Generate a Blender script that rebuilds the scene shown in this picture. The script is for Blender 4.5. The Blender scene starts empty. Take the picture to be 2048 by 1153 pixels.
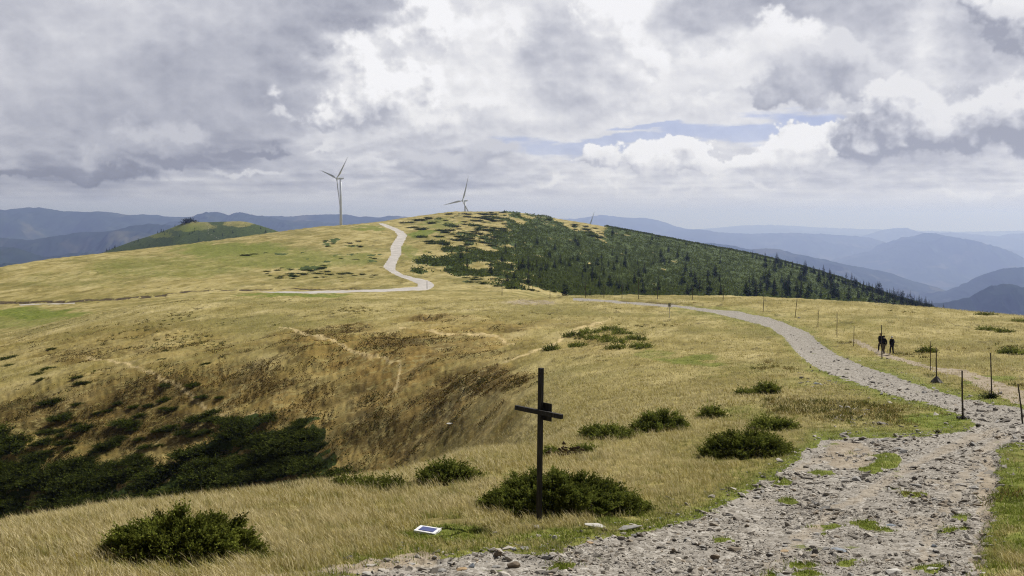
import bpy, bmesh, math, random
import numpy as np
from mathutils import Vector, Matrix, Euler

R = math.radians
S = bpy.context.scene
C = S.collection
rng = np.random.default_rng(7)
random.seed(7)

# ------------------------------------------------------------------ camera
PW, PH, FPX, HOR = 2048.0, 1153.0, 2196.0, 430.0     # photo size, focal length in px, true horizon row
PITCH = math.atan((PH / 2 - HOR) / FPX)              # camera looks this far down
CP, SP = math.cos(PITCH), math.sin(PITCH)
cam_data = bpy.data.cameras.new('camera')
cam = bpy.data.objects.new('camera', cam_data)
C.objects.link(cam)
cam_data.sensor_width = 36.0
cam_data.lens = FPX / PW * 36.0
cam_data.clip_start = 0.1
cam_data.clip_end = 400000.0
cam.location = (0, 0, 0)
cam.rotation_euler = (R(90) - PITCH, 0, 0)
S.camera = cam


def ray(px, py):
    """direction of a photo pixel, scaled so that y = 1"""
    a = (np.asarray(px, float) - PW / 2) / FPX
    b = (PH / 2 - np.asarray(py, float)) / FPX
    y = CP + b * SP
    z = -SP + b * CP
    return a / y, z / y


def project(x, y, z):
    f = y * CP - z * SP
    f = np.maximum(f, 1e-6)
    return PW / 2 + FPX * x / f, PH / 2 - FPX * (y * SP + z * CP) / f


# ------------------------------------------------------------------ sun, exposure, sky
SUN_EL, SUN_AZ = R(46), R(44)          # azimuth from +Y (view direction) towards +X (right)
EXPO = 0.20
ZENITH = 0.20                          # unseen sky overhead, dimmed against the sky in view to cut fill light
S.view_settings.view_transform = 'Standard'
S.view_settings.look = 'None'
S.view_settings.gamma = 1
S.view_settings.exposure = EXPO
S.cycles.use_denoising = True
S.cycles.filter_width = 1.15
try:
    S.cycles.denoiser = 'OPENIMAGEDENOISE'
    S.cycles.denoising_input_passes = 'RGB_ALBEDO_NORMAL'
    S.cycles.denoising_prefilter = 'NONE'
except Exception:
    pass
S.cycles.max_bounces = 6
S.cycles.diffuse_bounces = 2
S.cycles.glossy_bounces = 1
S.cycles.transmission_bounces = 2
S.cycles.transparent_max_bounces = 6
S.cycles.volume_bounces = 0
S.cycles.sample_clamp_indirect = 4

sun_data = bpy.data.lights.new('sun', 'SUN')
sun_data.energy = 5.0
sun_data.angle = R(0.5)
sun_data.color = (1.0, 0.96, 0.89)
sun = bpy.data.objects.new('sun', sun_data)
C.objects.link(sun)
SD = Vector((math.sin(SUN_AZ) * math.cos(SUN_EL), math.cos(SUN_AZ) * math.cos(SUN_EL), math.sin(SUN_EL)))
sun.rotation_euler = SD.to_track_quat('Z', 'Y').to_euler()
sun.location = (60, 60, 120)


class NT:
    """small helper that writes node maths as expressions"""
    def __init__(self, tree):
        self.t = tree

    def n(self, kind, **kw):
        nd = self.t.nodes.new(kind)
        for k, v in kw.items():
            setattr(nd, k, v)
        return nd

    def set(self, sock, v):
        if isinstance(v, bpy.types.NodeSocket):
            self.t.links.new(v, sock)
        else:
            sock.default_value = v

    def m(self, op, a, b=0.0, c=None, clamp=False):
        nd = self.n('ShaderNodeMath', operation=op, use_clamp=clamp)
        self.set(nd.inputs[0], a)
        self.set(nd.inputs[1], b)
        if c is not None:
            self.set(nd.inputs[2], c)
        return nd.outputs[0]

    def add(self, a, b): return self.m('ADD', a, b)
    def sub(self, a, b): return self.m('SUBTRACT', a, b)
    def mul(self, a, b): return self.m('MULTIPLY', a, b)
    def mx(self, a, b): return self.m('MAXIMUM', a, b)
    def mn(self, a, b): return self.m('MINIMUM', a, b)

    def v(self, op, a, b=(0, 0, 0)):
        nd = self.n('ShaderNodeVectorMath', operation=op)
        self.set(nd.inputs[0], a)
        if op == 'SCALE':
            self.set(nd.inputs['Scale'], b)
        else:
            self.set(nd.inputs[1], b)
        return nd.outputs['Value'] if op in ('LENGTH', 'DOT_PRODUCT', 'DISTANCE') else nd.outputs[0]

    def ss(self, x, lo, hi, a=0.0, b=1.0, kind='SMOOTHSTEP'):
        nd = self.n('ShaderNodeMapRange', interpolation_type=kind)
        for i, val in enumerate((x, lo, hi, a, b)):
            self.set(nd.inputs[i], val)
        return nd.outputs[0]

    def noise(self, p, scale, detail=5, rough=0.55, dist=0.0, color=False, lac=2.0):
        nd = self.n('ShaderNodeTexNoise', noise_dimensions='3D')
        self.set(nd.inputs['Vector'], p)
        nd.inputs['Scale'].default_value = scale
        nd.inputs['Detail'].default_value = detail
        nd.inputs['Roughness'].default_value = rough
        nd.inputs['Lacunarity'].default_value = lac
        nd.inputs['Distortion'].default_value = dist
        return nd.outputs['Color' if color else 'Fac']

    def mix(self, f, a, b, blend='MIX'):
        nd = self.n('ShaderNodeMix', data_type='RGBA', blend_type=blend)
        nd.clamp_factor = True
        for i, val in ((0, f), (6, a), (7, b)):
            if not isinstance(val, bpy.types.NodeSocket) and i != 0 and len(val) == 3:
                val = (*val, 1)
            self.set(nd.inputs[i], val)
        return nd.outputs[2]

    def xyz(self, x, y, z=0.0):
        nd = self.n('ShaderNodeCombineXYZ')
        for i, val in enumerate((x, y, z)):
            self.set(nd.inputs[i], val)
        return nd.outputs[0]

    def sep(self, v):
        nd = self.n('ShaderNodeSeparateXYZ')
        self.t.links.new(v, nd.inputs[0])
        return nd.outputs

    def ramp(self, f, stops, interp='LINEAR'):
        nd = self.n('ShaderNodeValToRGB')
        cr = nd.color_ramp
        cr.interpolation = interp
        while len(cr.elements) < len(stops):
            cr.elements.new(0.5)
        for e, (p, c) in zip(cr.elements, stops):
            e.position = p
            e.color = (*c, 1) if len(c) == 3 else c
        self.set(nd.inputs[0], f)
        return nd.outputs[0]

    def attr(self, name):
        nd = self.n('ShaderNodeAttribute', attribute_name=name)
        return nd.outputs


# ------------------------------------------------------------------ numpy noise
_perm = np.random.default_rng(11).permutation(256).astype(np.int32)
_perm = np.concatenate([_perm, _perm])
_ga = np.random.default_rng(12).uniform(0, 2 * np.pi, 256).astype(np.float32)
_gx, _gy = np.cos(_ga), np.sin(_ga)


def pnoise(x, y, seed=0):
    """2D gradient noise, about -0.7..0.7"""
    x = np.asarray(x, np.float32) + np.float32(seed * 17.31 + 0.13)
    y = np.asarray(y, np.float32) + np.float32(seed * 7.77 + 0.37)
    xi = np.floor(x); yi = np.floor(y)
    xf = x - xi; yf = y - yi
    xi = xi.astype(np.int32) & 255; yi = yi.astype(np.int32) & 255
    xj = (xi + 1) & 255; yj = (yi + 1) & 255
    u = xf * xf * xf * (xf * (xf * 6 - 15) + 10)
    v = yf * yf * yf * (yf * (yf * 6 - 15) + 10)
    def corner(a, b, dx, dy):
        h = _perm[_perm[a] + b]
        return _gx[h] * dx + _gy[h] * dy
    n00 = corner(xi, yi, xf, yf); n10 = corner(xj, yi, xf - 1, yf)
    n01 = corner(xi, yj, xf, yf - 1); n11 = corner(xj, yj, xf - 1, yf - 1)
    a = n00 + u * (n10 - n00); b = n01 + u * (n11 - n01)
    return a + v * (b - a)


def fbm(x, y, octaves=5, gain=0.5, seed=0, billow=False):
    s = 0.0; a = 1.0; tot = 0.0; f = 1.0
    for i in range(octaves):
        n = pnoise(x * f, y * f, seed + i * 3 + 1)
        if billow:
            n = 0.45 - np.abs(n) * 1.8
        s = s + a * n; tot += a
        a *= gain; f *= 2.03
    return s / tot * (1.0 if billow else 1.6)


def sstep(x, a, b):
    t = np.clip((x - a) / (b - a), 0, 1)
    return t * t * (3 - 2 * t)


def srgb(v):
    v = np.asarray(v, float) / 255.0
    return np.where(v <= 0.04045, v / 12.92, ((np.maximum(v, 0) + 0.055) / 1.055) ** 2.4)


SKY_ROWS = {
    -300: [(0, 150), (500, 170), (1000, 190), (1500, 180), (2048, 175)],
    10: [(0, 165), (128, 185), (256, 198), (384, 195), (512, 190), (600, 172), (700, 178), (768, 165), (850, 188), (900, 205), (1000, 232), (1056, 195), (1100, 212), (1150, 205), (1200, 232), (1280, 232), (1330, 185), (1450, 178), (1600, 178), (1750, 180), (1800, 200), (1880, 215), (1920, 195), (1980, 230), (2048, 212)],
    60: [(0, 175), (128, 190), (256, 202), (384, 190), (512, 190), (600, 180), (700, 160), (760, 175), (830, 205), (900, 215), (1000, 236), (1060, 200), (1100, 185), (1160, 195), (1220, 234), (1290, 230), (1350, 185), (1500, 185), (1650, 180), (1780, 190), (1820, 222), (1860, 190), (1950, 180), (2048, 185)],
    120: [(0, 185), (60, 172), (150, 193), (300, 195), (400, 173), (500, 182), (600, 168), (680, 165), (740, 218), (800, 208), (900, 218), (1000, 226), (1040, 200), (1100, 180), (1180, 200), (1260, 232), (1350, 210), (1450, 218), (1550, 225), (1620, 205), (1700, 190), (1780, 205), (1810, 230), (1860, 195), (1950, 180), (2048, 182)],
    180: [(0, 218), (50, 198), (150, 190), (300, 182), (380, 166), (480, 178), (560, 165), (640, 190), (690, 228), (760, 215), (850, 232), (950, 226), (1030, 222), (1090, 198), (1180, 192), (1260, 230), (1400, 230), (1480, 222), (1560, 215), (1620, 210), (1680, 205), (1750, 220), (1850, 218), (1950, 195), (2048, 182)],
    240: [(0, 200), (60, 190), (180, 180), (330, 176), (450, 171), (540, 178), (570, 182), (620, 170), (680, 195), (780, 215), (880, 212), (970, 200), (1080, 215), (1180, 198), (1290, 205), (1380, 208), (1460, 215), (1560, 215), (1640, 205), (1700, 205), (1800, 205), (1900, 188), (1980, 190), (2048, 185)],
    290: [(0, 180), (100, 173), (220, 174), (340, 167), (450, 160), (540, 156), (600, 190), (640, 205), (700, 200), (780, 192), (880, 195), (1000, 200), (1060, 210), (1150, 215), (1220, 212), (1300, 215), (1450, 215), (1550, 215), (1640, 195), (1750, 190), (1880, 188), (2048, 190)],
    330: [(0, 166), (90, 180), (150, 152), (250, 160), (330, 165), (420, 152), (500, 165), (580, 180), (680, 188), (760, 198), (830, 177), (950, 177), (1020, 190), (1080, 208), (1170, 200), (1240, 205), (1320, 210), (1420, 205), (1500, 200), (1580, 195), (1680, 185), (1800, 182), (1900, 195), (2048, 210)],
    360: [(0, 148), (80, 165), (120, 143), (200, 145), (280, 158), (350, 182), (450, 190), (520, 185), (620, 181), (720, 190), (800, 178), (950, 180), (1050, 195), (1200, 212), (1300, 205), (1400, 205), (1500, 214), (1600, 202), (1700, 195), (1850, 197), (1950, 205), (2048, 218)],
    385: [(0, 170), (100, 166), (200, 166), (300, 173), (450, 180), (600, 185), (800, 192), (1000, 194), (1200, 206), (1400, 206), (1600, 205), (1800, 206), (1960, 212), (2048, 214)],
    410: [(0, 184), (400, 192), (800, 204), (1200, 214), (1600, 218), (2048, 219)],
    450: [(0, 190), (800, 212), (1200, 222), (2048, 225)],
}


def paint_sky(x0, x1, y0, y1, step):
    """brightness (0-255 grey) and blue-opening mask of the cloud cover, sampled over the dome"""
    xs = np.arange(x0, x1, step, dtype=np.float32)
    ys = np.arange(y0, y1, step, dtype=np.float32)
    X, Y = np.meshgrid(xs, ys)
    flat = sstep(Y, 255, 400)
    # stretched coordinates: low clouds lie flat
    yy = Y * 1.15 + np.maximum(Y - 255, 0) ** 1.5 * 0.09
    # ---- soft deck -------------------------------------------------
    wx = fbm(X / 190, yy / 150, 6, 0.55, 1)
    wy = fbm(X / 190, yy / 150, 6, 0.55, 2)
    bx = fbm(X / 95, yy / 80, 5, 0.55, 3, True)
    wamp = 1 - 0.45 * flat
    PX = X + (wx * 105 + bx * 30) * wamp
    PY = Y + (wy * 95 + bx * 28) * (1 - 0.78 * flat)
    rows = sorted(SKY_ROWS)
    tab = np.array([np.interp(np.arange(-200, 2260, 10), *zip(*SKY_ROWS[r])) for r in rows], np.float32)
    k = np.ones(5) / 5
    tab = np.array([np.convolve(np.pad(r_, 2, 'edge'), k, 'valid') for r_ in tab])
    PX = np.where(PX < -100, -200 - PX, PX)
    PX = np.where(PX > 2148, 4296 - PX, PX)
    fx = np.clip((PX + 200) / 10, 0, tab.shape[1] - 1.001)
    # mirror beyond the picture so the dome goes on varied
    ix = fx.astype(int); tx = fx - ix
    fr = np.interp(PY, rows, np.arange(len(rows)))
    ir = np.minimum(fr.astype(int), len(rows) - 2); tr = fr - ir
    tr = tr * tr * (3 - 2 * tr)
    top = tab[ir, ix] * (1 - tx) + tab[ir, ix + 1] * tx
    bot = tab[ir + 1, ix] * (1 - tx) + tab[ir + 1, ix + 1] * tx
    G = top * (1 - tr) + bot * tr
    # relief lit from the upper right
    H = fbm(X / 150, yy / 120, 7, 0.52, 5, True) * 1.0 + fbm(X / 60, yy / 50, 5, 0.55, 6, True) * 0.35
    def slope(H, dx, dy):
        sx, sy = int(round(dx / step)), int(round(dy / step))
        return H - np.roll(np.roll(H, -sx, 1), -sy, 0)
    rel = slope(H, 14, -20) + 0.6 * slope(H, 6, -8)
    calm = 1 - 0.9 * sstep(Y, 372, 408)
    soft = 0.6 + 0.4 * sstep(X, 420, 760)            # the left mass is smooth and dull
    G = G + rel * 23 * calm * soft + (H * 12) * calm * soft
    # thin streaks near the horizon
    st = fbm(X / 170, Y / 9, 5, 0.5, 8)
    G = G + st * 15 * sstep(Y, 318, 350) * (1 - sstep(Y, 392, 428))
    # ---- openings ----------------------------------------------------
    def union(blobs, px, py):
        out = np.full(px.shape, -9.0, np.float32)
        for cx, cy, rx, ry in blobs:
            d = 1 - np.sqrt(((px - cx) / rx) ** 2 + ((py - cy) / ry) ** 2)
            m = np.maximum(out, d); n = np.minimum(out, d)
            out = m + 0.10 * np.exp(-np.maximum(m - n, 0) * 6)
        return out
    hx = X + fbm(X / 260, Y / 40, 6, 0.55, 20) * 150
    hy = Y + fbm(X / 200, Y / 30, 6, 0.55, 21) * 26
    hole = union([(1150, 298, 180, 24), (1560, 258, 150, 34), (1440, 268, 170, 20), (1300, 258, 110, 7), (1280, 282, 160, 9)], hx, hy)
    blue = sstep(hole, 0.02, 0.36)
    # ---- crisp cumulus --------------------------------------------------
    c1 = fbm(X / 72, Y / 64, 6, 0.56, 30, True)
    c0 = fbm(X / 165, Y / 135, 4, 0.5, 29, True)
    c2 = fbm(X / 30, Y / 27, 5, 0.58, 31, True)
    qx = X + fbm(X / 110, Y / 100, 6, 0.55, 32) * 70
    qy = Y + fbm(X / 110, Y / 100, 6, 0.55, 33) * 60

    def layer(G, blue, blobs, top, base, ytop, ybase, edge=0.12, puff=0.30, sun=1.0, fade=None, shade=0.05):
        d = union(blobs, qx, qy) + (c1 - 0.05) * puff + c2 * puff * 0.42
        a = sstep(d + c2 * 0.05, 0.0, edge)
        a = a ** 1.25
        if fade is not None:
            a = a * fade
        th = np.clip(d, 0, 1.2)
        hh = np.sqrt(th + 0.02) * 0.8 + c0 * 0.55 + c1 * 0.26 + c2 * 0.07
        L = np.clip(0.5 + 0.9 * sun * slope(hh, 34, -46) + 1.2 * sun * slope(hh, 14, -20) + 0.7 * sun * slope(hh, 6, -8), -0.5, 1.3)
        h = sstep(qy + c1 * 22, ytop, ybase)
        v = top + (base - top) * np.clip(h * 0.8 + (0.5 - L) * 0.75 + shade, -0.15, 1.15)
        rim = np.exp(-th * 9) * 10 * sstep(ybase - qy, 0, (ybase - ytop) * 0.6)
        v = v + rim
        return G * (1 - a) + v * a, blue * (1 - a)
    # bright wall in the middle
    G, blue = layer(G, blue, [(700, 215, 62, 58), (645, 245, 48, 34), (735, 140, 72, 78), (790, 190, 95, 75), (870, 60, 95, 85)], 236, 184, 100, 330, 0.45, 0.42, 1.3)
    G, blue = layer(G, blue, [(960, 215, 120, 60), (1010, 60, 70, 70), (880, 240, 110, 50)], 233, 188, 110, 320, 0.9, 0.35, 1.2)
    G, blue = layer(G, blue, [(1245, 60, 80, 95), (1300, 120, 50, 50), (1180, 20, 60, 60)], 236, 196, 20, 210, 0.6, 0.35, 1.1)
    G, blue = layer(G, blue, [(560, 210, 26, 18), (575, 236, 36, 12)], 218, 186, 195, 245, 1.0, 0.5, 0.6)
    # white bank behind the right group
    G, blue = layer(G, blue, [(1540, 85, 90, 38), (1480, 130, 170, 48), (1640, 150, 90, 50), (1400, 190, 210, 30)], 236, 212, 50, 230, 0.5, 0.35, 0.6)
    # grey cloud left of the right group
    G, blue = layer(G, blue, [(1590, 165, 95, 52), (1650, 140, 70, 40), (1525, 203, 60, 24), (1690, 190, 70, 40)], 210, 176, 95, 185, 0.42, 0.36, 0.9, None, 0.08)
    # row of cumulus under the blue
    row = [(1205, 332, 48, 26), (1315, 318, 60, 32), (1410, 325, 70, 28), (1500, 325, 75, 30), (1590, 292, 60, 40), (1625, 268, 32, 26), (1560, 335, 80, 34)]
    G, blue = layer(G, blue, row, 233, 190, 292, 358, 0.16, 0.34, 1.0, 1 - 0.95 * sstep(Y, 322, 376))
    G, blue = layer(G, blue, [(1330, 372, 110, 14), (1520, 376, 70, 13), (1090, 352, 60, 14), (1440, 345, 60, 12), (1220, 372, 60, 10)], 222, 194, 362, 388, 0.9, 0.45, 0.8, 1 - 0.6 * sstep(Y, 372, 392))
    # big grey mass on the right
    G, blue = layer(G, blue, [(1830, 262, 190, 60), (1980, 250, 130, 75), (1690, 290, 60, 40), (1760, 215, 80, 42), (2060, 190, 80, 90)], 220, 170, 180, 320, 0.26, 0.38, 1.5, 1 - 0.95 * sstep(Y, 312, 362), 0.12)
    G, blue = layer(G, blue, [(1940, 70, 88, 58), (2020, 110, 90, 55), (1895, 30, 50, 50), (2080, 60, 70, 60)], 224, 170, -10, 120, 0.26, 0.36, 1.4, None, 0.06)
    G, blue = layer(G, blue, [(1990, 395, 45, 14), (2040, 385, 40, 20), (2035, 325, 40, 20), (1900, 375, 60, 10)], 226, 200, 370, 408, 0.7, 0.4, 0.6)
    # folds of the left mass
    G, blue = layer(G, blue, [(110, 364, 160, 12), (240, 354, 140, 18), (380, 328, 120, 17), (500, 303, 95, 13)], 146, 130, 325, 372, 0.6, 0.3, 0.4)
    G, blue = layer(G, blue, [(235, 318, 80, 24), (305, 290, 95, 34), (60, 342, 75, 22), (375, 278, 80, 28)], 188, 164, 262, 350, 0.8, 0.4, 0.8, 1 - 0.9 * sstep(Y, 335, 372))
    G, blue = layer(G, blue, [(900, 325, 95, 34), (1000, 308, 60, 24), (840, 342, 60, 16)], 194, 168, 285, 362, 0.5, 0.35, 0.8, 1 - 0.7 * sstep(Y, 350, 385))
    G, blue = layer(G, blue, [(650, 296, 60, 9), (740, 330, 60, 14), (520, 352, 90, 10)], 212, 180, 286, 365, 0.8, 0.5, 0.6, 1 - 0.8 * sstep(Y, 355, 385))
    G = G * 1.045 + 1
    G = np.where(G > 214, 214 + (G - 214) * 0.78, G)
    return np.clip(G, 120, 251).astype(np.float32), np.clip(blue, 0, 1).astype(np.float32)


def cloud_rgb(G):
    """grey level to linear colour: the duller the cloud, the bluer"""
    t = np.clip((235 - G) / 80.0, 0, 1)
    r = srgb(G * (1 - 0.054 * t))
    g = srgb(G * (1 - 0.033 * t))
    b = srgb(np.minimum(G * (1.014 + 0.048 * t), 253))
    return np.stack([r, g, b], -1)

# ------------------------------------------------------------------ sky dome
def build_world():
    w = bpy.data.worlds.new('World')
    S.world = w
    w.use_nodes = True
    t = w.node_tree
    t.nodes.clear()
    g = NT(t)
    # the cloud cover is computed once on the dome (azimuth and elevation), then looked up
    X0, X1, Y0, Y1, ST = -800, 2850, -520, 460, 2
    G, blue = paint_sky(X0, X1, Y0, Y1, ST)
    h, wd = G.shape
    rgba = np.empty((h, wd, 4), np.float32)
    rgba[..., :3] = cloud_rgb(G) * 2.0 ** -EXPO
    rgba[..., 3] = 1
    # haze tint painted into the sky along the horizon
    yy = np.arange(Y0, Y1, ST)[:, None, None]; xx = np.clip(np.arange(X0, X1, ST) / 2048.0, 0, 1)[None, :, None]
    wz = sstep(yy, 378, 434) * 0.75
    milk = (srgb(np.array([162, 170, 196.])) * (1 - xx) + srgb(np.array([192, 198, 214.])) * xx) * 2.0 ** -EXPO
    rgba[..., :3] = rgba[..., :3] * (1 - wz) + milk * wz
    def image(name, arr):
        im = bpy.data.images.new(name, wd, h, float_buffer=True, alpha=False)
        im.colorspace_settings.name = 'Non-Color'
        im.pixels.foreach_set(np.ascontiguousarray(arr[::-1]).ravel())
        im.pack()
        return im
    cov = np.repeat((1 - blue * 0.62)[..., None], 4, 2).astype(np.float32)
    tc = g.n('ShaderNodeTexCoord')
    d = g.sep(tc.outputs['Generated'])
    hyp = g.m('SQRT', g.add(g.mul(d[0], d[0]), g.mul(d[1], d[1])))
    az = g.m('ARCTAN2', d[0], d[1])
    el = g.m('ARCTAN2', d[2], hyp)
    U = g.ss(az, (X0 - 1024) / FPX, (X1 - 1024) / FPX, 0, 1, 'LINEAR')
    V = g.ss(el, (HOR - Y1) / FPX, (HOR - Y0) / FPX, 0, 1, 'LINEAR')
    uv = g.xyz(U, V, 0)
    def tex(im):
        nd = g.n('ShaderNodeTexImage', image=im, extension='EXTEND', interpolation='Linear')
        t.links.new(uv, nd.inputs[0])
        return nd.outputs[0]
    col = tex(image('cloud cover', rgba))
    m = tex(image('cloud openings', cov))
    dim = g.mul(g.ss(el, R(12.5), R(35), 1.0, ZENITH), g.ss(d[1], -0.2, 0.5, 0.6, 1.0))   # unseen sky overhead and behind is dimmed for less fill light
    col = g.v('SCALE', col, dim)
    sky = g.n('ShaderNodeTexSky')
    sky.sky_type = 'NISHITA'
    sky.sun_disc = False
    sky.sun_elevation = SUN_EL
    sky.sun_rotation = SUN_AZ
    sky.altitude = 1800
    sky.dust_density = 0.6
    sky.ozone_density = 4.0
    b1 = g.n('ShaderNodeBackground')
    b1.inputs['Strength'].default_value = 0.065
    t.links.new(g.v('MULTIPLY', sky.outputs[0], (1.08, 0.90, 1.10)), b1.inputs['Color'])
    b2 = g.n('ShaderNodeBackground')
    t.links.new(col, b2.inputs['Color'])
    ms = g.n('ShaderNodeMixShader')
    t.links.new(m, ms.inputs[0])
    t.links.new(b1.outputs[0], ms.inputs[1])
    t.links.new(b2.outputs[0], ms.inputs[2])
    o = g.n('ShaderNodeOutputWorld')
    t.links.new(ms.outputs[0], o.inputs['Surface'])
    w.cycles.sampling_method = 'MANUAL'
    w.cycles.sample_map_resolution = 512


build_world()

# ------------------------------------------------------------------ object helpers
def tag(o, label=None, cat=None, group=None, kind=None):
    if label: o['label'] = label
    if cat: o['category'] = cat
    if group: o['group'] = group
    if kind: o['kind'] = kind
    return o


def np_mesh(name, co, faces, mats=(), attrs=None, smooth=True, fmat=None):
    """mesh from numpy: co (n,3); faces is a list of (m,k) index arrays"""
    me = bpy.data.meshes.new(name)
    co = np.ascontiguousarray(co, np.float32)
    me.vertices.add(len(co))
    me.vertices.foreach_set('co', co.ravel())
    fl = [np.asarray(f, np.int32) for f in faces if len(f)]
    tot = np.concatenate([np.full(len(f), f.shape[1], np.int32) for f in fl])
    idx = np.concatenate([f.ravel() for f in fl])
    st = np.concatenate([[0], np.cumsum(tot)[:-1]]).astype(np.int32)
    me.loops.add(len(idx))
    me.loops.foreach_set('vertex_index', idx)
    me.polygons.add(len(tot))
    me.polygons.foreach_set('loop_start', st)
    try:
        me.polygons.foreach_set('loop_total', tot)
    except Exception:
        pass
    me.polygons.foreach_set('use_smooth', np.full(len(tot), smooth))
    for m in mats:
        me.materials.append(m)
    if fmat is not None:
        me.polygons.foreach_set('material_index', np.asarray(fmat, np.int32))
    for k, v in (attrs or {}).items():
        v = np.asarray(v, np.float32)
        if v.ndim == 2:
            a = me.attributes.new(k, 'FLOAT_COLOR', 'POINT')
            a.data.foreach_set('color', np.ascontiguousarray(np.concatenate([v, np.ones((len(v), 1), np.float32)], 1)).ravel())
        else:
            a = me.attributes.new(k, 'FLOAT', 'POINT')
            a.data.foreach_set('value', v)
    me.update(calc_edges=True)
    me.validate()
    return me


def link(name, me, parent=None, loc=(0, 0, 0), rot=(0, 0, 0), scale=(1, 1, 1)):
    o = bpy.data.objects.new(name, me)
    C.objects.link(o)
    o.location = loc
    o.rotation_euler = rot
    o.scale = scale
    if parent: o.parent = parent
    return o


def material(name, rough=0.9, spec=0.2):
    m = bpy.data.materials.new(name)
    m.use_nodes = True
    b = m.node_tree.nodes['Principled BSDF']
    b.inputs['Roughness'].default_value = rough
    b.inputs['Specular IOR Level'].default_value = spec
    return m, NT(m.node_tree), b


# ------------------------------------------------------------------ terrain: profile rings
def pchip_slopes(x, y):
    """monotone slopes along axis 0"""
    h = np.diff(x, axis=0); d = np.diff(y, axis=0) / h
    m = np.zeros_like(y)
    w1 = 2 * h[1:] + h[:-1]; w2 = h[1:] + 2 * h[:-1]
    ok = d[:-1] * d[1:] > 0
    with np.errstate(divide='ignore', invalid='ignore'):
        hm = (w1 + w2) / (w1 / d[:-1] + w2 / d[1:])
    m[1:-1] = np.where(ok, hm, 0)
    m[0] = d[0]; m[-1] = d[-1]
    return m


def pchip(xp, yp, x):
    xp = np.asarray(xp, float); yp = np.asarray(yp, float)
    m = pchip_slopes(xp[:, None], yp[:, None])[:, 0]
    i = np.clip(np.searchsorted(xp, x) - 1, 0, len(xp) - 2)
    h = xp[i + 1] - xp[i]
    t = np.clip((x - xp[i]) / h, 0, 1)
    return ((1 + 2 * t) * (1 - t) ** 2 * yp[i] + t * (1 - t) ** 2 * h * m[i]
            + t * t * (3 - 2 * t) * yp[i + 1] + t * t * (t - 1) * h * m[i + 1])


# every ring: photo column -> (depth, photo row) or (depth, None, height); rings run from the camera outwards
def rz(lst): return [(px, Y, None, z) for px, Y, z in lst]
def rp(lst): return [(px, Y, py, None) for px, Y, py in lst]


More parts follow.
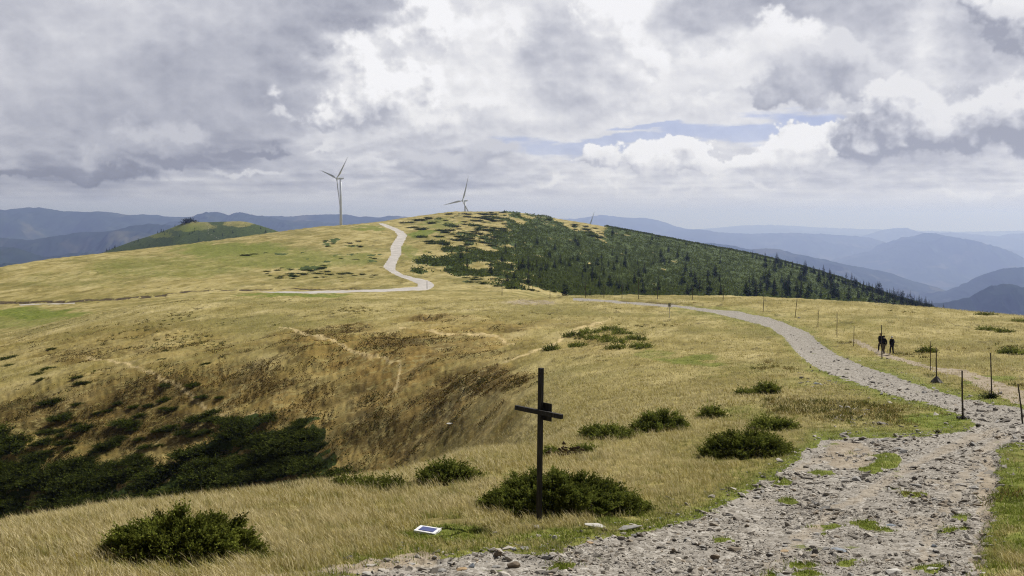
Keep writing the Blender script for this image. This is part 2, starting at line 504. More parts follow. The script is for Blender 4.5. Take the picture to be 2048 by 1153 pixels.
RINGS = [
    rz([(-3000, 2, -1.75), (5000, 2, -1.75)]),
    rz([(-3000, 8, -3.6), (5000, 8, -3.6)]),
    rp([(-3000, 16, 1153), (5000, 16, 1153)]),
    rp([(-1500, 19.5, 1098), (-400, 19.5, 1098), (0, 20, 1078), (200, 21.5, 1046), (400, 23.5, 1020), (600, 26, 991), (700, 28.5, 973), (850, 32, 942),
        (950, 36, 906), (1073, 40, 894), (1150, 42, 877), (1300, 46, 850), (1500, 48, 828), (1700, 50, 812), (2048, 52, 800), (2600, 52, 800), (4000, 52, 800)]),
    rz([(-1500, 80, -31), (-400, 80, -30), (0, 80, -28), (400, 80, -25.5), (600, 78, -23), (700, 76, -21.5), (850, 68, -17.8), (950, 62, -14.8),
        (1073, 56, -11.8), (1150, 58, -10.95), (1300, 62, -10.3), (1500, 66, -10.05), (1700, 68, -10.1), (2048, 70, -10.2), (4000, 70, -10.2)]),
    [(-1500, 98, 1090, None), (-400, 98, 1090, None), (0, 98, 1076, None), (400, 98, 1017, None), (600, 98, 987, None), (700, 96, 966, None), (850, 90, 925, None), (950, 84, 866, None),
        (1073, 76, None, -12.9), (1150, 78, None, -12.0), (1300, 84, None, -11.6), (1500, 88, None, -11.5), (1700, 90, None, -11.5), (2048, 91, None, -11.45), (4000, 91, None, -11.4)],
    rp([(-1500, 112, 930), (-400, 112, 920), (0, 112, 888), (400, 112, 848), (600, 112, 812), (700, 112, 798), (850, 110, 774), (950, 107, 752),
        (1073, 105, 722), (1150, 108, 706), (1300, 112, 690), (1500, 115, 684), (1700, 115, 677), (2048, 115, 670), (4000, 115, 670)]),
    rp([(-1500, 130, 830), (-400, 130, 810), (0, 130, 764), (200, 129, 738), (400, 128, 712), (600, 128, 692), (850, 128, 680), (1073, 135, 664),
        (1300, 145, 649), (1500, 150, 643), (1700, 150, 641), (2048, 145, 646), (4000, 140, 680)]),
    rp([(-1500, 175, 770), (-400, 172, 740), (0, 170, 696), (200, 188, 645), (400, 200, 612), (600, 210, 602), (850, 212, 603), (1000, 215, 602), (1073, 220, 599),
        (1150, 225, 593), (1300, 235, 592), (1500, 240, 594), (1700, 240, 604), (1850, 230, 617), (2048, 210, 637), (2300, 190, 665), (4000, 160, 760)]),
    [(-1500, 262, None, -40), (-400, 262, None, -33), (0, 260, 652, None), (200, 270, 621, None), (400, 290, 596, None), (600, 300, 589, None), (850, 310, 586, None),
     (1000, 310, 589, None), (1150, 300, None, -26), (1300, 320, None, -32), (1500, 330, None, -37), (1700, 330, None, -42), (2048, 320, None, -60), (4000, 320, None, -110)],
    rp([(-1500, 320, 640), (-400, 325, 618), (0, 330, 608), (200, 335, 600), (400, 350, 587), (600, 360, 582), (850, 375, 573), (1000, 380, 575), (1150, 420, 591),
        (1300, 450, 599), (1500, 480, 604), (1700, 500, 622), (1850, 520, 650), (2048, 540, 730), (4000, 540, 900)]),
    rp([(-1500, 370, 620), (-400, 380, 600), (0, 390, 574), (200, 420, 545), (400, 450, 525), (600, 480, 515), (760, 500, 511), (850, 520, 506), (1000, 560, 511),
        (1150, 600, 530), (1300, 640, 546), (1500, 680, 562), (1700, 720, 588), (1850, 740, 625), (2048, 740, 740), (4000, 740, 900)]),
    rp([(-1500, 400, 640), (-400, 420, 590), (0, 450, 535), (100, 485, 519), (200, 520, 508), (300, 555, 497), (400, 590, 486), (480, 620, 475), (560, 650, 464), (640, 680, 454), (700, 700, 450), (760, 760, 444), (800, 830, 438), (850, 900, 431),
        (920, 960, 424), (1000, 980, 424), (1100, 980, 436), (1180, 970, 449), (1240, 960, 460), (1400, 930, 491), (1500, 920, 510), (1600, 900, 535), (1700, 890, 565),
        (1800, 880, 598), (1880, 870, 622), (1950, 860, 660), (2048, 850, 760), (4000, 850, 1000)]),
    'BEHIND',
    rz([(-1500, 1900, -260), (-400, 1900, -220), (0, 1900, -160), (400, 1900, -64), (560, 1900, -36), (677, 1900, -27), (760, 1900, -36), (929, 1900, -56), (1173, 1900, -115),
        (1500, 1900, -210), (2048, 1900, -400), (4000, 1900, -500)]),
    rz([(-1500, 3600, -900), (5000, 3600, -900)]),
    rz([(-1500, 6500, -1300), (5000, 6500, -1300)]),
]


_k = RINGS.index('BEHIND')
RINGS[_k] = [(px, Y * 1.12, None, ray(px, py)[1] * Y * 1.12 - 5) for px, Y, py, z in RINGS[_k - 1]]


def ring_eval(u):
    """depth and height of every ring at the azimuths u = x / y"""
    px = PW / 2 + u * FPX
    Ys, Zs = [], []
    for rg in RINGS:
        cols = [c[0] for c in rg]
        yy = [c[1] for c in rg]
        zz = [c[3] if c[3] is not None else ray(c[0], c[2])[1] * c[1] for c in rg]
        Ys.append(np.exp(pchip(cols, np.log(yy), px)))
        Zs.append(pchip(cols, zz, px))
    return np.array(Ys), np.array(Zs)


ug = np.concatenate([np.linspace(-1.6, -0.58, 40), np.arange(-0.57, 0.5701, 0.00135), np.linspace(0.58, 1.6, 40)])
yg = np.concatenate([np.exp(np.linspace(math.log(2.0), math.log(13.5), 40)),
                     np.exp(np.arange(math.log(13.7), math.log(1060), 0.0052)),
                     np.exp(np.linspace(math.log(1070), math.log(6500), 50))])
NU, NY = len(ug), len(yg)
_Ys, _Zs = ring_eval(ug)
_m = pchip_slopes(_Ys, _Zs)
GZ = np.empty((NY, NU))
_col = np.arange(NU)
_i = np.clip((yg[:, None, None] >= _Ys[None]).sum(1) - 1, 0, len(RINGS) - 2)
for _r in range(NY):
    i = _i[_r]
    x0, x1 = _Ys[i, _col], _Ys[i + 1, _col]
    h = x1 - x0
    t = np.clip((yg[_r] - x0) / h, 0, 1)
    GZ[_r] = ((1 + 2 * t) * (1 - t) ** 2 * _Zs[i, _col] + t * (1 - t) ** 2 * h * _m[i, _col]
              + t * t * (3 - 2 * t) * _Zs[i + 1, _col] + t * t * (t - 1) * h * _m[i + 1, _col])
UU, YY = np.meshgrid(ug, yg)
XX = UU * YY
# pixel rows of the undisturbed surface: used to lay out roads, turf and scrub on the ground
BPX, BPY = project(XX, YY, GZ)


def inside(poly, x, y):
    p = np.asarray(poly, float)
    c = np.zeros(x.shape, bool)
    x0, y0 = p[-1]
    for x1, y1 in p:
        if y0 != y1:
            c ^= ((y1 > y) != (y0 > y)) & (x < (x0 - x1) * (y - y1) / (y0 - y1) + x1)
        x0, y0 = x1, y1
    return c


def seg_dist(pts, x, y, closed=False, ysc=1.0):
    p = np.asarray(pts, float)
    if closed: p = np.vstack([p, p[:1]])
    best = np.full(x.shape, 1e9)
    for (x0, y0), (x1, y1) in zip(p[:-1], p[1:]):
        dx, dy = x1 - x0, (y1 - y0) * ysc
        L = dx * dx + dy * dy + 1e-9
        t = np.clip(((x - x0) * dx + (y - y0) * ysc * dy) / L, 0, 1)
        d = np.hypot(x - x0 - t * dx, (y - y0) * ysc - t * dy)
        best = np.minimum(best, d)
    return best


def poly_sd(poly, x, y, ysc=1.0):
    """signed distance, positive inside"""
    p = np.asarray(poly, float)
    out = np.full(x.shape, -1e3)
    lo, hi = p.min(0) - 90, p.max(0) + 90
    s = (x > lo[0]) & (x < hi[0]) & (y > lo[1]) & (y < hi[1])
    d = seg_dist(p, x[s], y[s], True, ysc)
    out[s] = np.where(inside(p, x[s], y[s]), d, -d)
    return out


def line_mask(pts, w, x, y, ysc=1.0, soft=0.6):
    p = np.asarray(pts, float)
    out = np.zeros(x.shape)
    s = (x > p[:, 0].min() - 40) & (x < p[:, 0].max() + 40) & (y > p[:, 1].min() - 40) & (y < p[:, 1].max() + 40)
    out[s] = 1 - sstep(seg_dist(p, x[s], y[s], False, ysc), w * (1 - soft), w * (1 + soft))
    return out


# wobbly pixel coordinates so that no border is a clean line
_wx = fbm(XX * 0.9, YY * 0.9, 4, 0.55, 61); _wy = fbm(XX * 0.9, YY * 0.9, 4, 0.55, 62)
_fx = fbm(XX * 0.12, YY * 0.03, 4, 0.55, 63); _fy = fbm(XX * 0.12, YY * 0.03, 4, 0.55, 64)
near = 1 - sstep(YY, 60, 200)
MX = BPX + near * _wx * (260 / YY * 2.2 + 3) + (1 - near) * _fx * 2
MY = BPY + near * _wy * (100 / YY * 2.2 + 1.5) + (1 - near) * _fy * 0.8

ROAD_NEAR = [(690, 1162), (735, 1146), (790, 1132), (850, 1120), (890, 1114), (928, 1112), (1000, 1103), (1060, 1108), (1113, 1106), (1150, 1092), (1181, 1086), (1232, 1079), (1284, 1070), (1350, 1052),
             (1429, 1024), (1495, 985), (1540, 958), (1586, 930), (1620, 898), (1641, 881), (1684, 876), (1762, 876), (1861, 872), (1939, 861), (1955, 850), (1927, 830),
             (1861, 810), (1782, 791), (1724, 770), (1666, 752), (1622, 731), (1594, 707), (1567, 674), (1540, 657), (1485, 640), (1416, 625), (1348, 615),
             (1348, 611), (1416, 618), (1485, 625), (1540, 637), (1581, 651), (1618, 666), (1639, 687), (1676, 710), (1724, 731), (1793, 755), (1861, 779),
             (1929, 797), (1998, 811), (2048, 818), (2150, 832), (2250, 850), (2250, 900), (2048, 886), (1994, 896), (1998, 920), (1994, 975), (1985, 1020), (1979, 1054), (1967, 1132), (1955, 1190), (1940, 1600), (500, 1600), (640, 1185)]
ROAD_THIN = [(1148, 599), (1200, 602), (1240, 605), (1300, 610), (1352, 613)]
ROAD_FAR = [(754, 447), (765, 446), (790, 455), (808, 463), (815, 471), (810, 482), (803, 495), (803, 509), (797, 519), (793, 529), (792, 540), (806, 549), (830, 555), (854, 560), (866, 566), (870, 572),
            (863, 578), (850, 582), (827, 583), (731, 585.5), (628, 588.5), (560, 587), (520, 585.6), (470, 584.6), (470, 584.0), (560, 582.9), (628, 582), (731, 579.5), (800, 576), (834, 573), (835, 568), (820, 562), (800, 555),
            (782, 547), (766, 535), (768, 530), (776, 518), (782, 509), (779, 497), (788, 482), (795, 471), (788, 463), (772, 456)]
LEFT_TRACK = [(40, 610), (70, 609), (110, 608), (150, 607)]
FOOT_A = [(1150, 598), (1250, 599), (1330, 601), (1400, 604), (1470, 611), (1540, 623), (1610, 641), (1680, 668), (1725, 690), (1760, 708), (1810, 722), (1870, 740), (1920, 750), (1960, 770), (2048, 806), (2120, 832)]
FOOT_B = [(1900, 742), (1935, 747), (1970, 758), (2010, 774), (2048, 787), (2150, 815)]

road = sstep(poly_sd(ROAD_NEAR, MX, MY), -2.0, 2.0)
road = np.where(YY < 240, road, 0)
road = np.maximum(road, np.where((YY > 120) & (YY < 236), line_mask(ROAD_THIN, 2.6, BPX, BPY, 1.0, .5), 0))
turf = np.zeros_like(XX)
for e in [(1772, 916, 34, 20), (1745, 932, 20, 8), (1650, 1048, 40, 8), (1735, 1044, 26, 10), (1765, 1052, 20, 6), (1905, 1054, 32, 7), (1578, 996, 20, 7), (1692, 1112, 22, 9), (1868, 1124, 26, 11), (1840, 985, 22, 6), (1815, 982, 12, 5), (1600, 1120, 40, 8),
          (1620, 1138, 30, 8), (1928, 1028, 16, 6), (1650, 940, 24, 6), (1560, 958, 30, 7), (1450, 1075, 18, 5), (1130, 1120, 30, 6), (1700, 900, 16, 8), (1540, 1148, 20, 6)]:
    turf = np.maximum(turf, np.where(YY < 50, sstep(np.maximum(0, 1 - np.hypot((MX - e[0]) / e[2] / 1.3, (MY - e[1]) / e[3] / 1.3)) + _wx * 0.35, 0.18, 0.45), 0))
road = road * (1 - turf)
rut = np.where(YY < 60, np.maximum(line_mask([(1480, 1190), (1560, 1100), (1660, 1020), (1790, 945), (1890, 893), (1990, 858)], 16, MX, MY, 1.6), np.maximum(line_mask([(1800, 1190), (1850, 1080), (1910, 985), (1950, 910), (2010, 868)], 15, MX, MY, 1.4),
               line_mask([(1600, 935), (1650, 905), (1720, 890)], 12, MX, MY, 1.6))), 0)
road_sd = np.where(YY < 240, poly_sd(ROAD_NEAR, MX, MY), -1e3)
far_road = np.where((YY > 236) & (YY < 900), sstep(poly_sd(ROAD_FAR, BPX + _fx * 1.2, BPY + _fy * 0.5), -0.2, 1.5), 0)
far_road = np.maximum(far_road, np.where((YY > 236) & (YY < 420), line_mask(LEFT_TRACK, 0.9, BPX, BPY, 1.0, .5), 0))
foot = np.where((YY > 40) & (YY < 236), np.maximum(line_mask(FOOT_A, 5.5, MX, MY, 1.3), line_mask(FOOT_B, 5.5, MX, MY, 1.3)), 0)
wide = sstep(BPX, 1700, 1960)
foot = foot * (0.12 + 0.88 * np.maximum(wide, sstep(seg_dist([(1735, 705), (1800, 722)], BPX, BPY), 60, 10)))
foot = np.maximum(foot, np.where((YY > 40) & (YY < 110), line_mask([(1960, 768), (2010, 788), (2060, 808), (2150, 840)], 13, MX, MY, 1.6), 0))

def ell(cx, cy, rx, ry, x=None, y=None):
    x = MX if x is None else x; y = MY if y is None else y
    return np.maximum(0, 1 - np.hypot((x - cx) / rx, (y - cy) / ry))

dirt = foot.copy()
dirt = np.maximum(dirt, np.where(YY < 30, line_mask([(540, 1156), (620, 1147), (700, 1138), (780, 1128), (860, 1118)], 17, MX, MY, 1.6), 0))
dirt = np.maximum(dirt, np.where((YY > 120) & (YY < 236), sstep(ell(1060, 606, 120, 11, BPX, BPY), 0.0, 0.8) * 0.5, 0))
dirt = np.maximum(dirt, np.where(YY < 90, sstep(ell(1695, 905, 70, 36), 0.05, 0.4) * 0.8 + sstep(ell(1975, 980, 26, 120), 0.1, 0.5) * 0.8 + sstep(ell(1960, 1110, 24, 70), 0.1, 0.5) * .8
                             + sstep(ell(1880, 960, 90, 22), 0.1, 0.6) * 0.6 + sstep(ell(1840, 1035, 70, 26), 0.1, 0.6) * 0.6 + sstep(ell(1520, 1000, 60, 18), 0.1, 0.6) * .5, 0))
dirt = np.clip(np.maximum(dirt, rut * 0.62), 0, 1)

green = np.zeros_like(XX)
GX = MX + fbm(XX * 0.16, YY * 0.08, 4, 0.6, 65) * 60
GY = MY + fbm(XX * 0.16, YY * 0.08, 4, 0.6, 66) * 17
edge = np.exp(-np.maximum(-road_sd, 0) / np.clip(1500 / YY, 8, 46)) * (road_sd > -200) * (YY < 75)
green = np.maximum(green, edge * np.where(BPX > 1250, 0.95, 0.75))
edge2 = np.exp(-np.maximum(-road_sd, 0) / 22) * (road_sd > -160) * (YY >= 60) * (YY < 190)
green = np.maximum(green, edge2 * 0.62)
green = np.maximum(green, turf * 0.9)
for e in [(880, 1072, 150, 24, .9), (770, 1130, 110, 18, .75), (1110, 1080, 120, 20, .8), (1230, 1055, 90, 14, .8), (2030, 1010, 60, 150, .9), (1880, 845, 85, 24, 1.), (1620, 770, 90, 20, .45), (1380, 722, 85, 16, .85), (1300, 708, 60, 12, .6),
          (1480, 745, 120, 26, .35), (1700, 650, 120, 16, .4), (1960, 760, 60, 14, .8), (1930, 800, 90, 18, .9), (1760, 730, 140, 22, .55), (1500, 828, 90, 22, .5), (1560, 640, 60, 10, .4), (1420, 900, 120, 40, .35), (300, 1140, 120, 20, .3), (560, 1120, 90, 20, .3)]:
    green = np.maximum(green, np.where(YY < 236, np.clip(ell(*e[:4], GX, GY) * 2.2 + _wx * .4 * (ell(*e[:4], GX, GY) > 0), 0, 1) * e[4], 0))
for e in [(590, 591, 170, 6, 1.), (60, 628, 160, 15, .9), (0, 640, 200, 30, .5), (470, 500, 190, 22, .62), (560, 520, 240, 28, .5), (330, 535, 260, 34, .42), (715, 520, 60, 20, .5), (850, 468, 40, 14, .8), (820, 505, 30, 26, .5), (740, 458, 60, 8, .6),
          (880, 448, 60, 14, .5), (150, 560, 200, 26, .3), (620, 556, 160, 16, .25), (700, 500, 120, 10, .3)]:
    green = np.maximum(green, np.where(YY > 225, np.clip(ell(*e[:4], BPX + _fx * 60, BPY + _fy * 12) * 2.0, 0, 1) * min(e[4] * 1.35, 1), 0))

brown = np.zeros_like(XX)
for e in [(420, 800, 420, 110, .9), (150, 870, 340, 130, .8), (760, 720, 230, 80, 1.), (820, 800, 200, 130, .95), (640, 690, 140, 40, .9), (900, 690, 200, 60, .8), (700, 900, 240, 110, .9), (960, 830, 110, 90, .6), (880, 640, 120, 14, .5), (120, 700, 240, 46, .35), (300, 690, 240, 60, .45), (1180, 690, 120, 30, .3)]:
    brown = np.maximum(brown, np.where((YY > 44) & (YY < 215), np.clip(ell(*e[:4], BPX, BPY) * 1.9, 0, 1) * e[4], 0))

heath = np.zeros_like(XX)
for e in [(330, 790, 170, 45, 1.), (240, 850, 260, 65, 1.), (90, 830, 170, 50, .8), (560, 770, 170, 36, .7), (705, 658, 60, 16, 1.), (645, 672, 70, 14, .9), (800, 690, 90, 22, .8), (440, 775, 90, 24, .8), (900, 700, 130, 24, .7),
          (770, 860, 130, 60, .9), (960, 765, 130, 40, .9), (720, 790, 60, 40, .7), (870, 640, 70, 10, .9), (1000, 655, 120, 14, .6), (640, 790, 60, 30, .6), (160, 715, 130, 16, .6), (280, 700, 100, 14, .6), (560, 690, 110, 16, .5), (450, 700, 90, 12, .5), (1130, 650, 120, 10, .4), (860, 800, 100, 50, .6)]:
    heath = np.maximum(heath, np.where((YY > 44) & (YY < 215), np.clip(ell(*e[:4], BPX + fbm(XX * .12, YY * .12, 4, .6, 67) * 40, BPY + fbm(XX * .12, YY * .12, 4, .6, 68) * 14) * 2.2, 0, 1) * e[4], 0))
brown = np.maximum(brown, heath)
trail = np.zeros_like(XX)
for pts, w in [([(600, 668), (622, 677), (667, 682), (689, 697), (726, 712), (763, 714), (778, 729), (800, 734)], 2.7), ([(251, 727), (275, 739), (302, 743), (322, 759), (369, 777), (385, 798), (413, 818), (452, 836), (491, 838), (540, 836)], 3.0),
               ([(800, 655), (860, 662), (934, 671), (990, 672), (1030, 690)], 2.2), ([(560, 655), (600, 668)], 2.6), ([(1010, 726), (1060, 706), (1110, 690), (1150, 660), (1220, 640)], 2.6), ([(160, 715), (251, 727)], 2.0), ([(800, 734), (796, 770), (770, 800)], 1.6), ([(560, 655), (600, 668)], 1.6)]:
    trail = np.maximum(trail, np.where((YY > 80) & (YY < 215), line_mask(pts, w, BPX + _wx * 3, BPY + _wy * 2, 1.3), 0))

HILL = [(838, 540), (850, 528), (868, 509), (902, 499), (970, 502), (987, 488), (1000, 462), (1010, 440), (1040, 424), (1060, 428), (1100, 436), (1130, 452), (1175, 466), (1215, 476), (1206, 462), (1215, 452), (1400, 480), (1600, 520), (1800, 585), (1960, 655), (2048, 740), (2300, 900), (2300, 980), (1800, 700), (1400, 640),
        (1150, 600), (1107, 583), (1052, 568), (1005, 554), (922, 547), (870, 542)]
hill_sd = np.where(YY > 330, poly_sd(HILL, BPX + _fx * 16, BPY + _fy * 7), -1e3)
hpatch = fbm(XX * 0.075, YY * 0.026, 5, 0.58, 74)
soft_edge = sstep(BPX, 1180, 1050)
cover = sstep(hill_sd / 55 * soft_edge + hill_sd / 3 * (1 - soft_edge) + hpatch * 1.9 * soft_edge - 4 * sstep(hill_sd, -14, -34), -0.05, 0.30)
cover = np.where(BPX > 1300, np.where((YY > 300) & (YY < 1200), 1, cover), cover)
spark = fbm(XX * 0.08, YY * 0.03, 5, 0.6, 71)
spots = sstep(spark, 0.14, 0.24) * np.where(YY > 330, sstep(poly_sd([(860, 500), (880, 455), (800, 440), (920, 424), (1000, 420), (1240, 458), (1220, 480), (1130, 480), (990, 500)], BPX, BPY), -2, 12), 0)
lo = sstep(fbm(XX * 0.09, YY * 0.05, 5, 0.6, 72), 0.16, 0.26)
for e in [(685, 487, 60, 12), (720, 515, 70, 16), (690, 548, 80, 10), (620, 545, 110, 16), (570, 510, 60, 10), (640, 520, 60, 8), (1010, 567, 110, 12), (980, 555, 80, 8)]:
    spots = np.maximum(spots, np.where(YY > 300, lo * np.clip(ell(*e, BPX, BPY) * 2.4, 0, 1), 0))
cover = np.maximum(cover * (1 - 0.9 * sstep(fbm(XX * 0.05, YY * 0.04, 5, 0.6, 73), 0.30, 0.40) * sstep(BPX, 1500, 1250)), spots * 0.9)
THICKET = [(-400, 1100), (-400, 870), (0, 868), (40, 890), (79, 904), (149, 920), (220, 951), (275, 944), (346, 932), (373, 900), (425, 869), (444, 843), (500, 836), (566, 832), (629, 830), (660, 857), (645, 885), (684, 890), (676, 928), (700, 951), (712, 975), (400, 1060), (0, 1120)]
thick_sd = np.where((YY > 44) & (YY < 130), poly_sd(THICKET, BPX + _wx * 12, BPY + _wy * 8), -1e3)
tstreak = fbm((BPY + BPX * 0.45) / 26, (BPX - BPY * 0.45) / 130, 4, 0.55, 160)
cover = np.maximum(cover, sstep(thick_sd, -6, 10) * 0.85 * sstep(tstreak, -0.22, 0.0))
brown = np.maximum(brown, sstep(thick_sd, -60, 0))
banks = np.where((YY > 240) & (YY < 420), np.maximum(line_mask([(-200, 610), (0, 605.5), (60, 603), (130, 602), (200, 599), (285, 593), (330, 590)], 2.6, BPX + _fx * 3, BPY + _fy * 2.2, 1.0),
                 line_mask([(325, 588.5), (380, 582), (430, 579.5), (500, 579), (560, 577.5), (640, 577.5), (720, 577)], 1.5, BPX + _fx * 3, BPY + _fy * 1.2, 1.0)), 0)
banks = banks * sstep(fbm(BPX / 16, BPY / 5, 4, 0.6, 77), -0.50, -0.08)
banks = np.maximum(banks, np.where((YY > 120) & (YY < 236), line_mask([(1240, 601), (1330, 606), (1420, 614)], 1.6, BPX, BPY, 1.0) * .7, 0))
banks = np.maximum(banks, np.where((YY > 110) & (YY < 212), line_mask([(848, 640), (862, 634), (885, 633), (930, 634)], 3.0, MX, MY, 1.0), 0))

# ------------------------------------------------------------------ terrain: relief
amp = np.interp(YY, [10, 20, 60, 150, 400, 1000], [0.05, 0.07, 0.16, 0.34, 0.55, 0.9])
bowl = np.clip(brown * 1.3, 0, 1)
rel = fbm(XX * 0.20, YY * 0.20, 4, 0.5, 41) * 0.9
rel = rel + fbm(XX * 0.9, YY * 0.9, 4, 0.5, 42) * 0.22
# sheep terraces and tussocks on the bowl side
rel = rel + bowl * (fbm((YY * 0.82 - XX * 0.57) * 0.30, (XX * 0.82 + YY * 0.57) * 0.075, 5, 0.6, 43) * 4.2)
humm = fbm(XX * 1.5, YY * 1.0, 3, 0.5, 44, True)
rel = rel * amp + np.where(YY < 260, np.maximum(humm, 0) * 0.16 * (1 - np.maximum(road, foot)) * np.interp(YY, [14, 30, 80, 250], [0.5, 0.8, 1.3, 1.6]), 0)
calm = 1 - 0.75 * np.maximum(np.maximum(road, far_road), foot * .6)
GZ = GZ + rel * calm
GZ = GZ + np.where(road > 0.5, fbm(XX * 1.3, YY * 1.3, 5, 0.6, 45) * 0.09, 0)
GZ = GZ - 0.10 * sstep(road_sd, -4, 16) * (YY < 120)                     # the worn road lies a little lower
GZ = GZ - banks * 0.7
GZ = GZ + cover * np.where(YY > 330, np.maximum(fbm(XX * 0.22, YY * 0.16, 4, 0.55, 46, True), 0) * 2.0, 0)

_lu, _ly = ug, np.log(yg)


def grid_at(A, x, y):
    """bilinear look-up of a terrain field at ground points"""
    x = np.asarray(x, float); y = np.asarray(y, float)
    u = np.clip(x / y, ug[0] + 1e-6, ug[-1] - 1e-6); ly = np.clip(np.log(y), _ly[0] + 1e-6, _ly[-1] - 1e-6)
    i = np.clip(np.searchsorted(_lu, u) - 1, 0, NU - 2); j = np.clip(np.searchsorted(_ly, ly) - 1, 0, NY - 2)
    a = (u - _lu[i]) / (_lu[i + 1] - _lu[i]); b = (ly - _ly[j]) / (_ly[j + 1] - _ly[j])
    return (A[j, i] * (1 - a) + A[j, i + 1] * a) * (1 - b) + (A[j + 1, i] * (1 - a) + A[j + 1, i + 1] * a) * b


def gz(x, y): return grid_at(GZ, x, y)


def hit(px, py, ymin=14.0, ymax=1050.0):
    """first ground point seen along photo pixels, between two depths"""
    px = np.atleast_1d(np.asarray(px, float)); py = np.atleast_1d(np.asarray(py, float))
    ux, uz = ray(px, py)
    sel = yg[(yg >= ymin) & (yg <= ymax)]
    best = np.full(px.shape, np.nan)
    prev = None
    for k, Y in enumerate(sel):
        d = uz * Y - gz(ux * Y, np.full(px.shape, Y))
        if prev is not None:
            cr = np.isnan(best) & (prev > 0) & (d <= 0)
            t = prev / (prev - d + 1e-12)
            best = np.where(cr, sel[k - 1] + t * (Y - sel[k - 1]), best)
        prev = d
    # rays that graze over the last crest: fall back to the closest approach
    if np.isnan(best).any():
        bad = np.isnan(best)
        dd = np.array([uz[bad] * Y - gz(ux[bad] * Y, np.full(bad.sum(), Y)) for Y in sel]) / sel[:, None]
        best[bad] = sel[np.argmin(np.abs(dd), 0)]
    x = ux * best
    return x, best, gz(x, best)


def at(px, py, ymin=14.0, ymax=1050.0):
    x, y, z = hit(px, py, ymin, ymax)
    return Vector((x[0], y[0], z[0]))


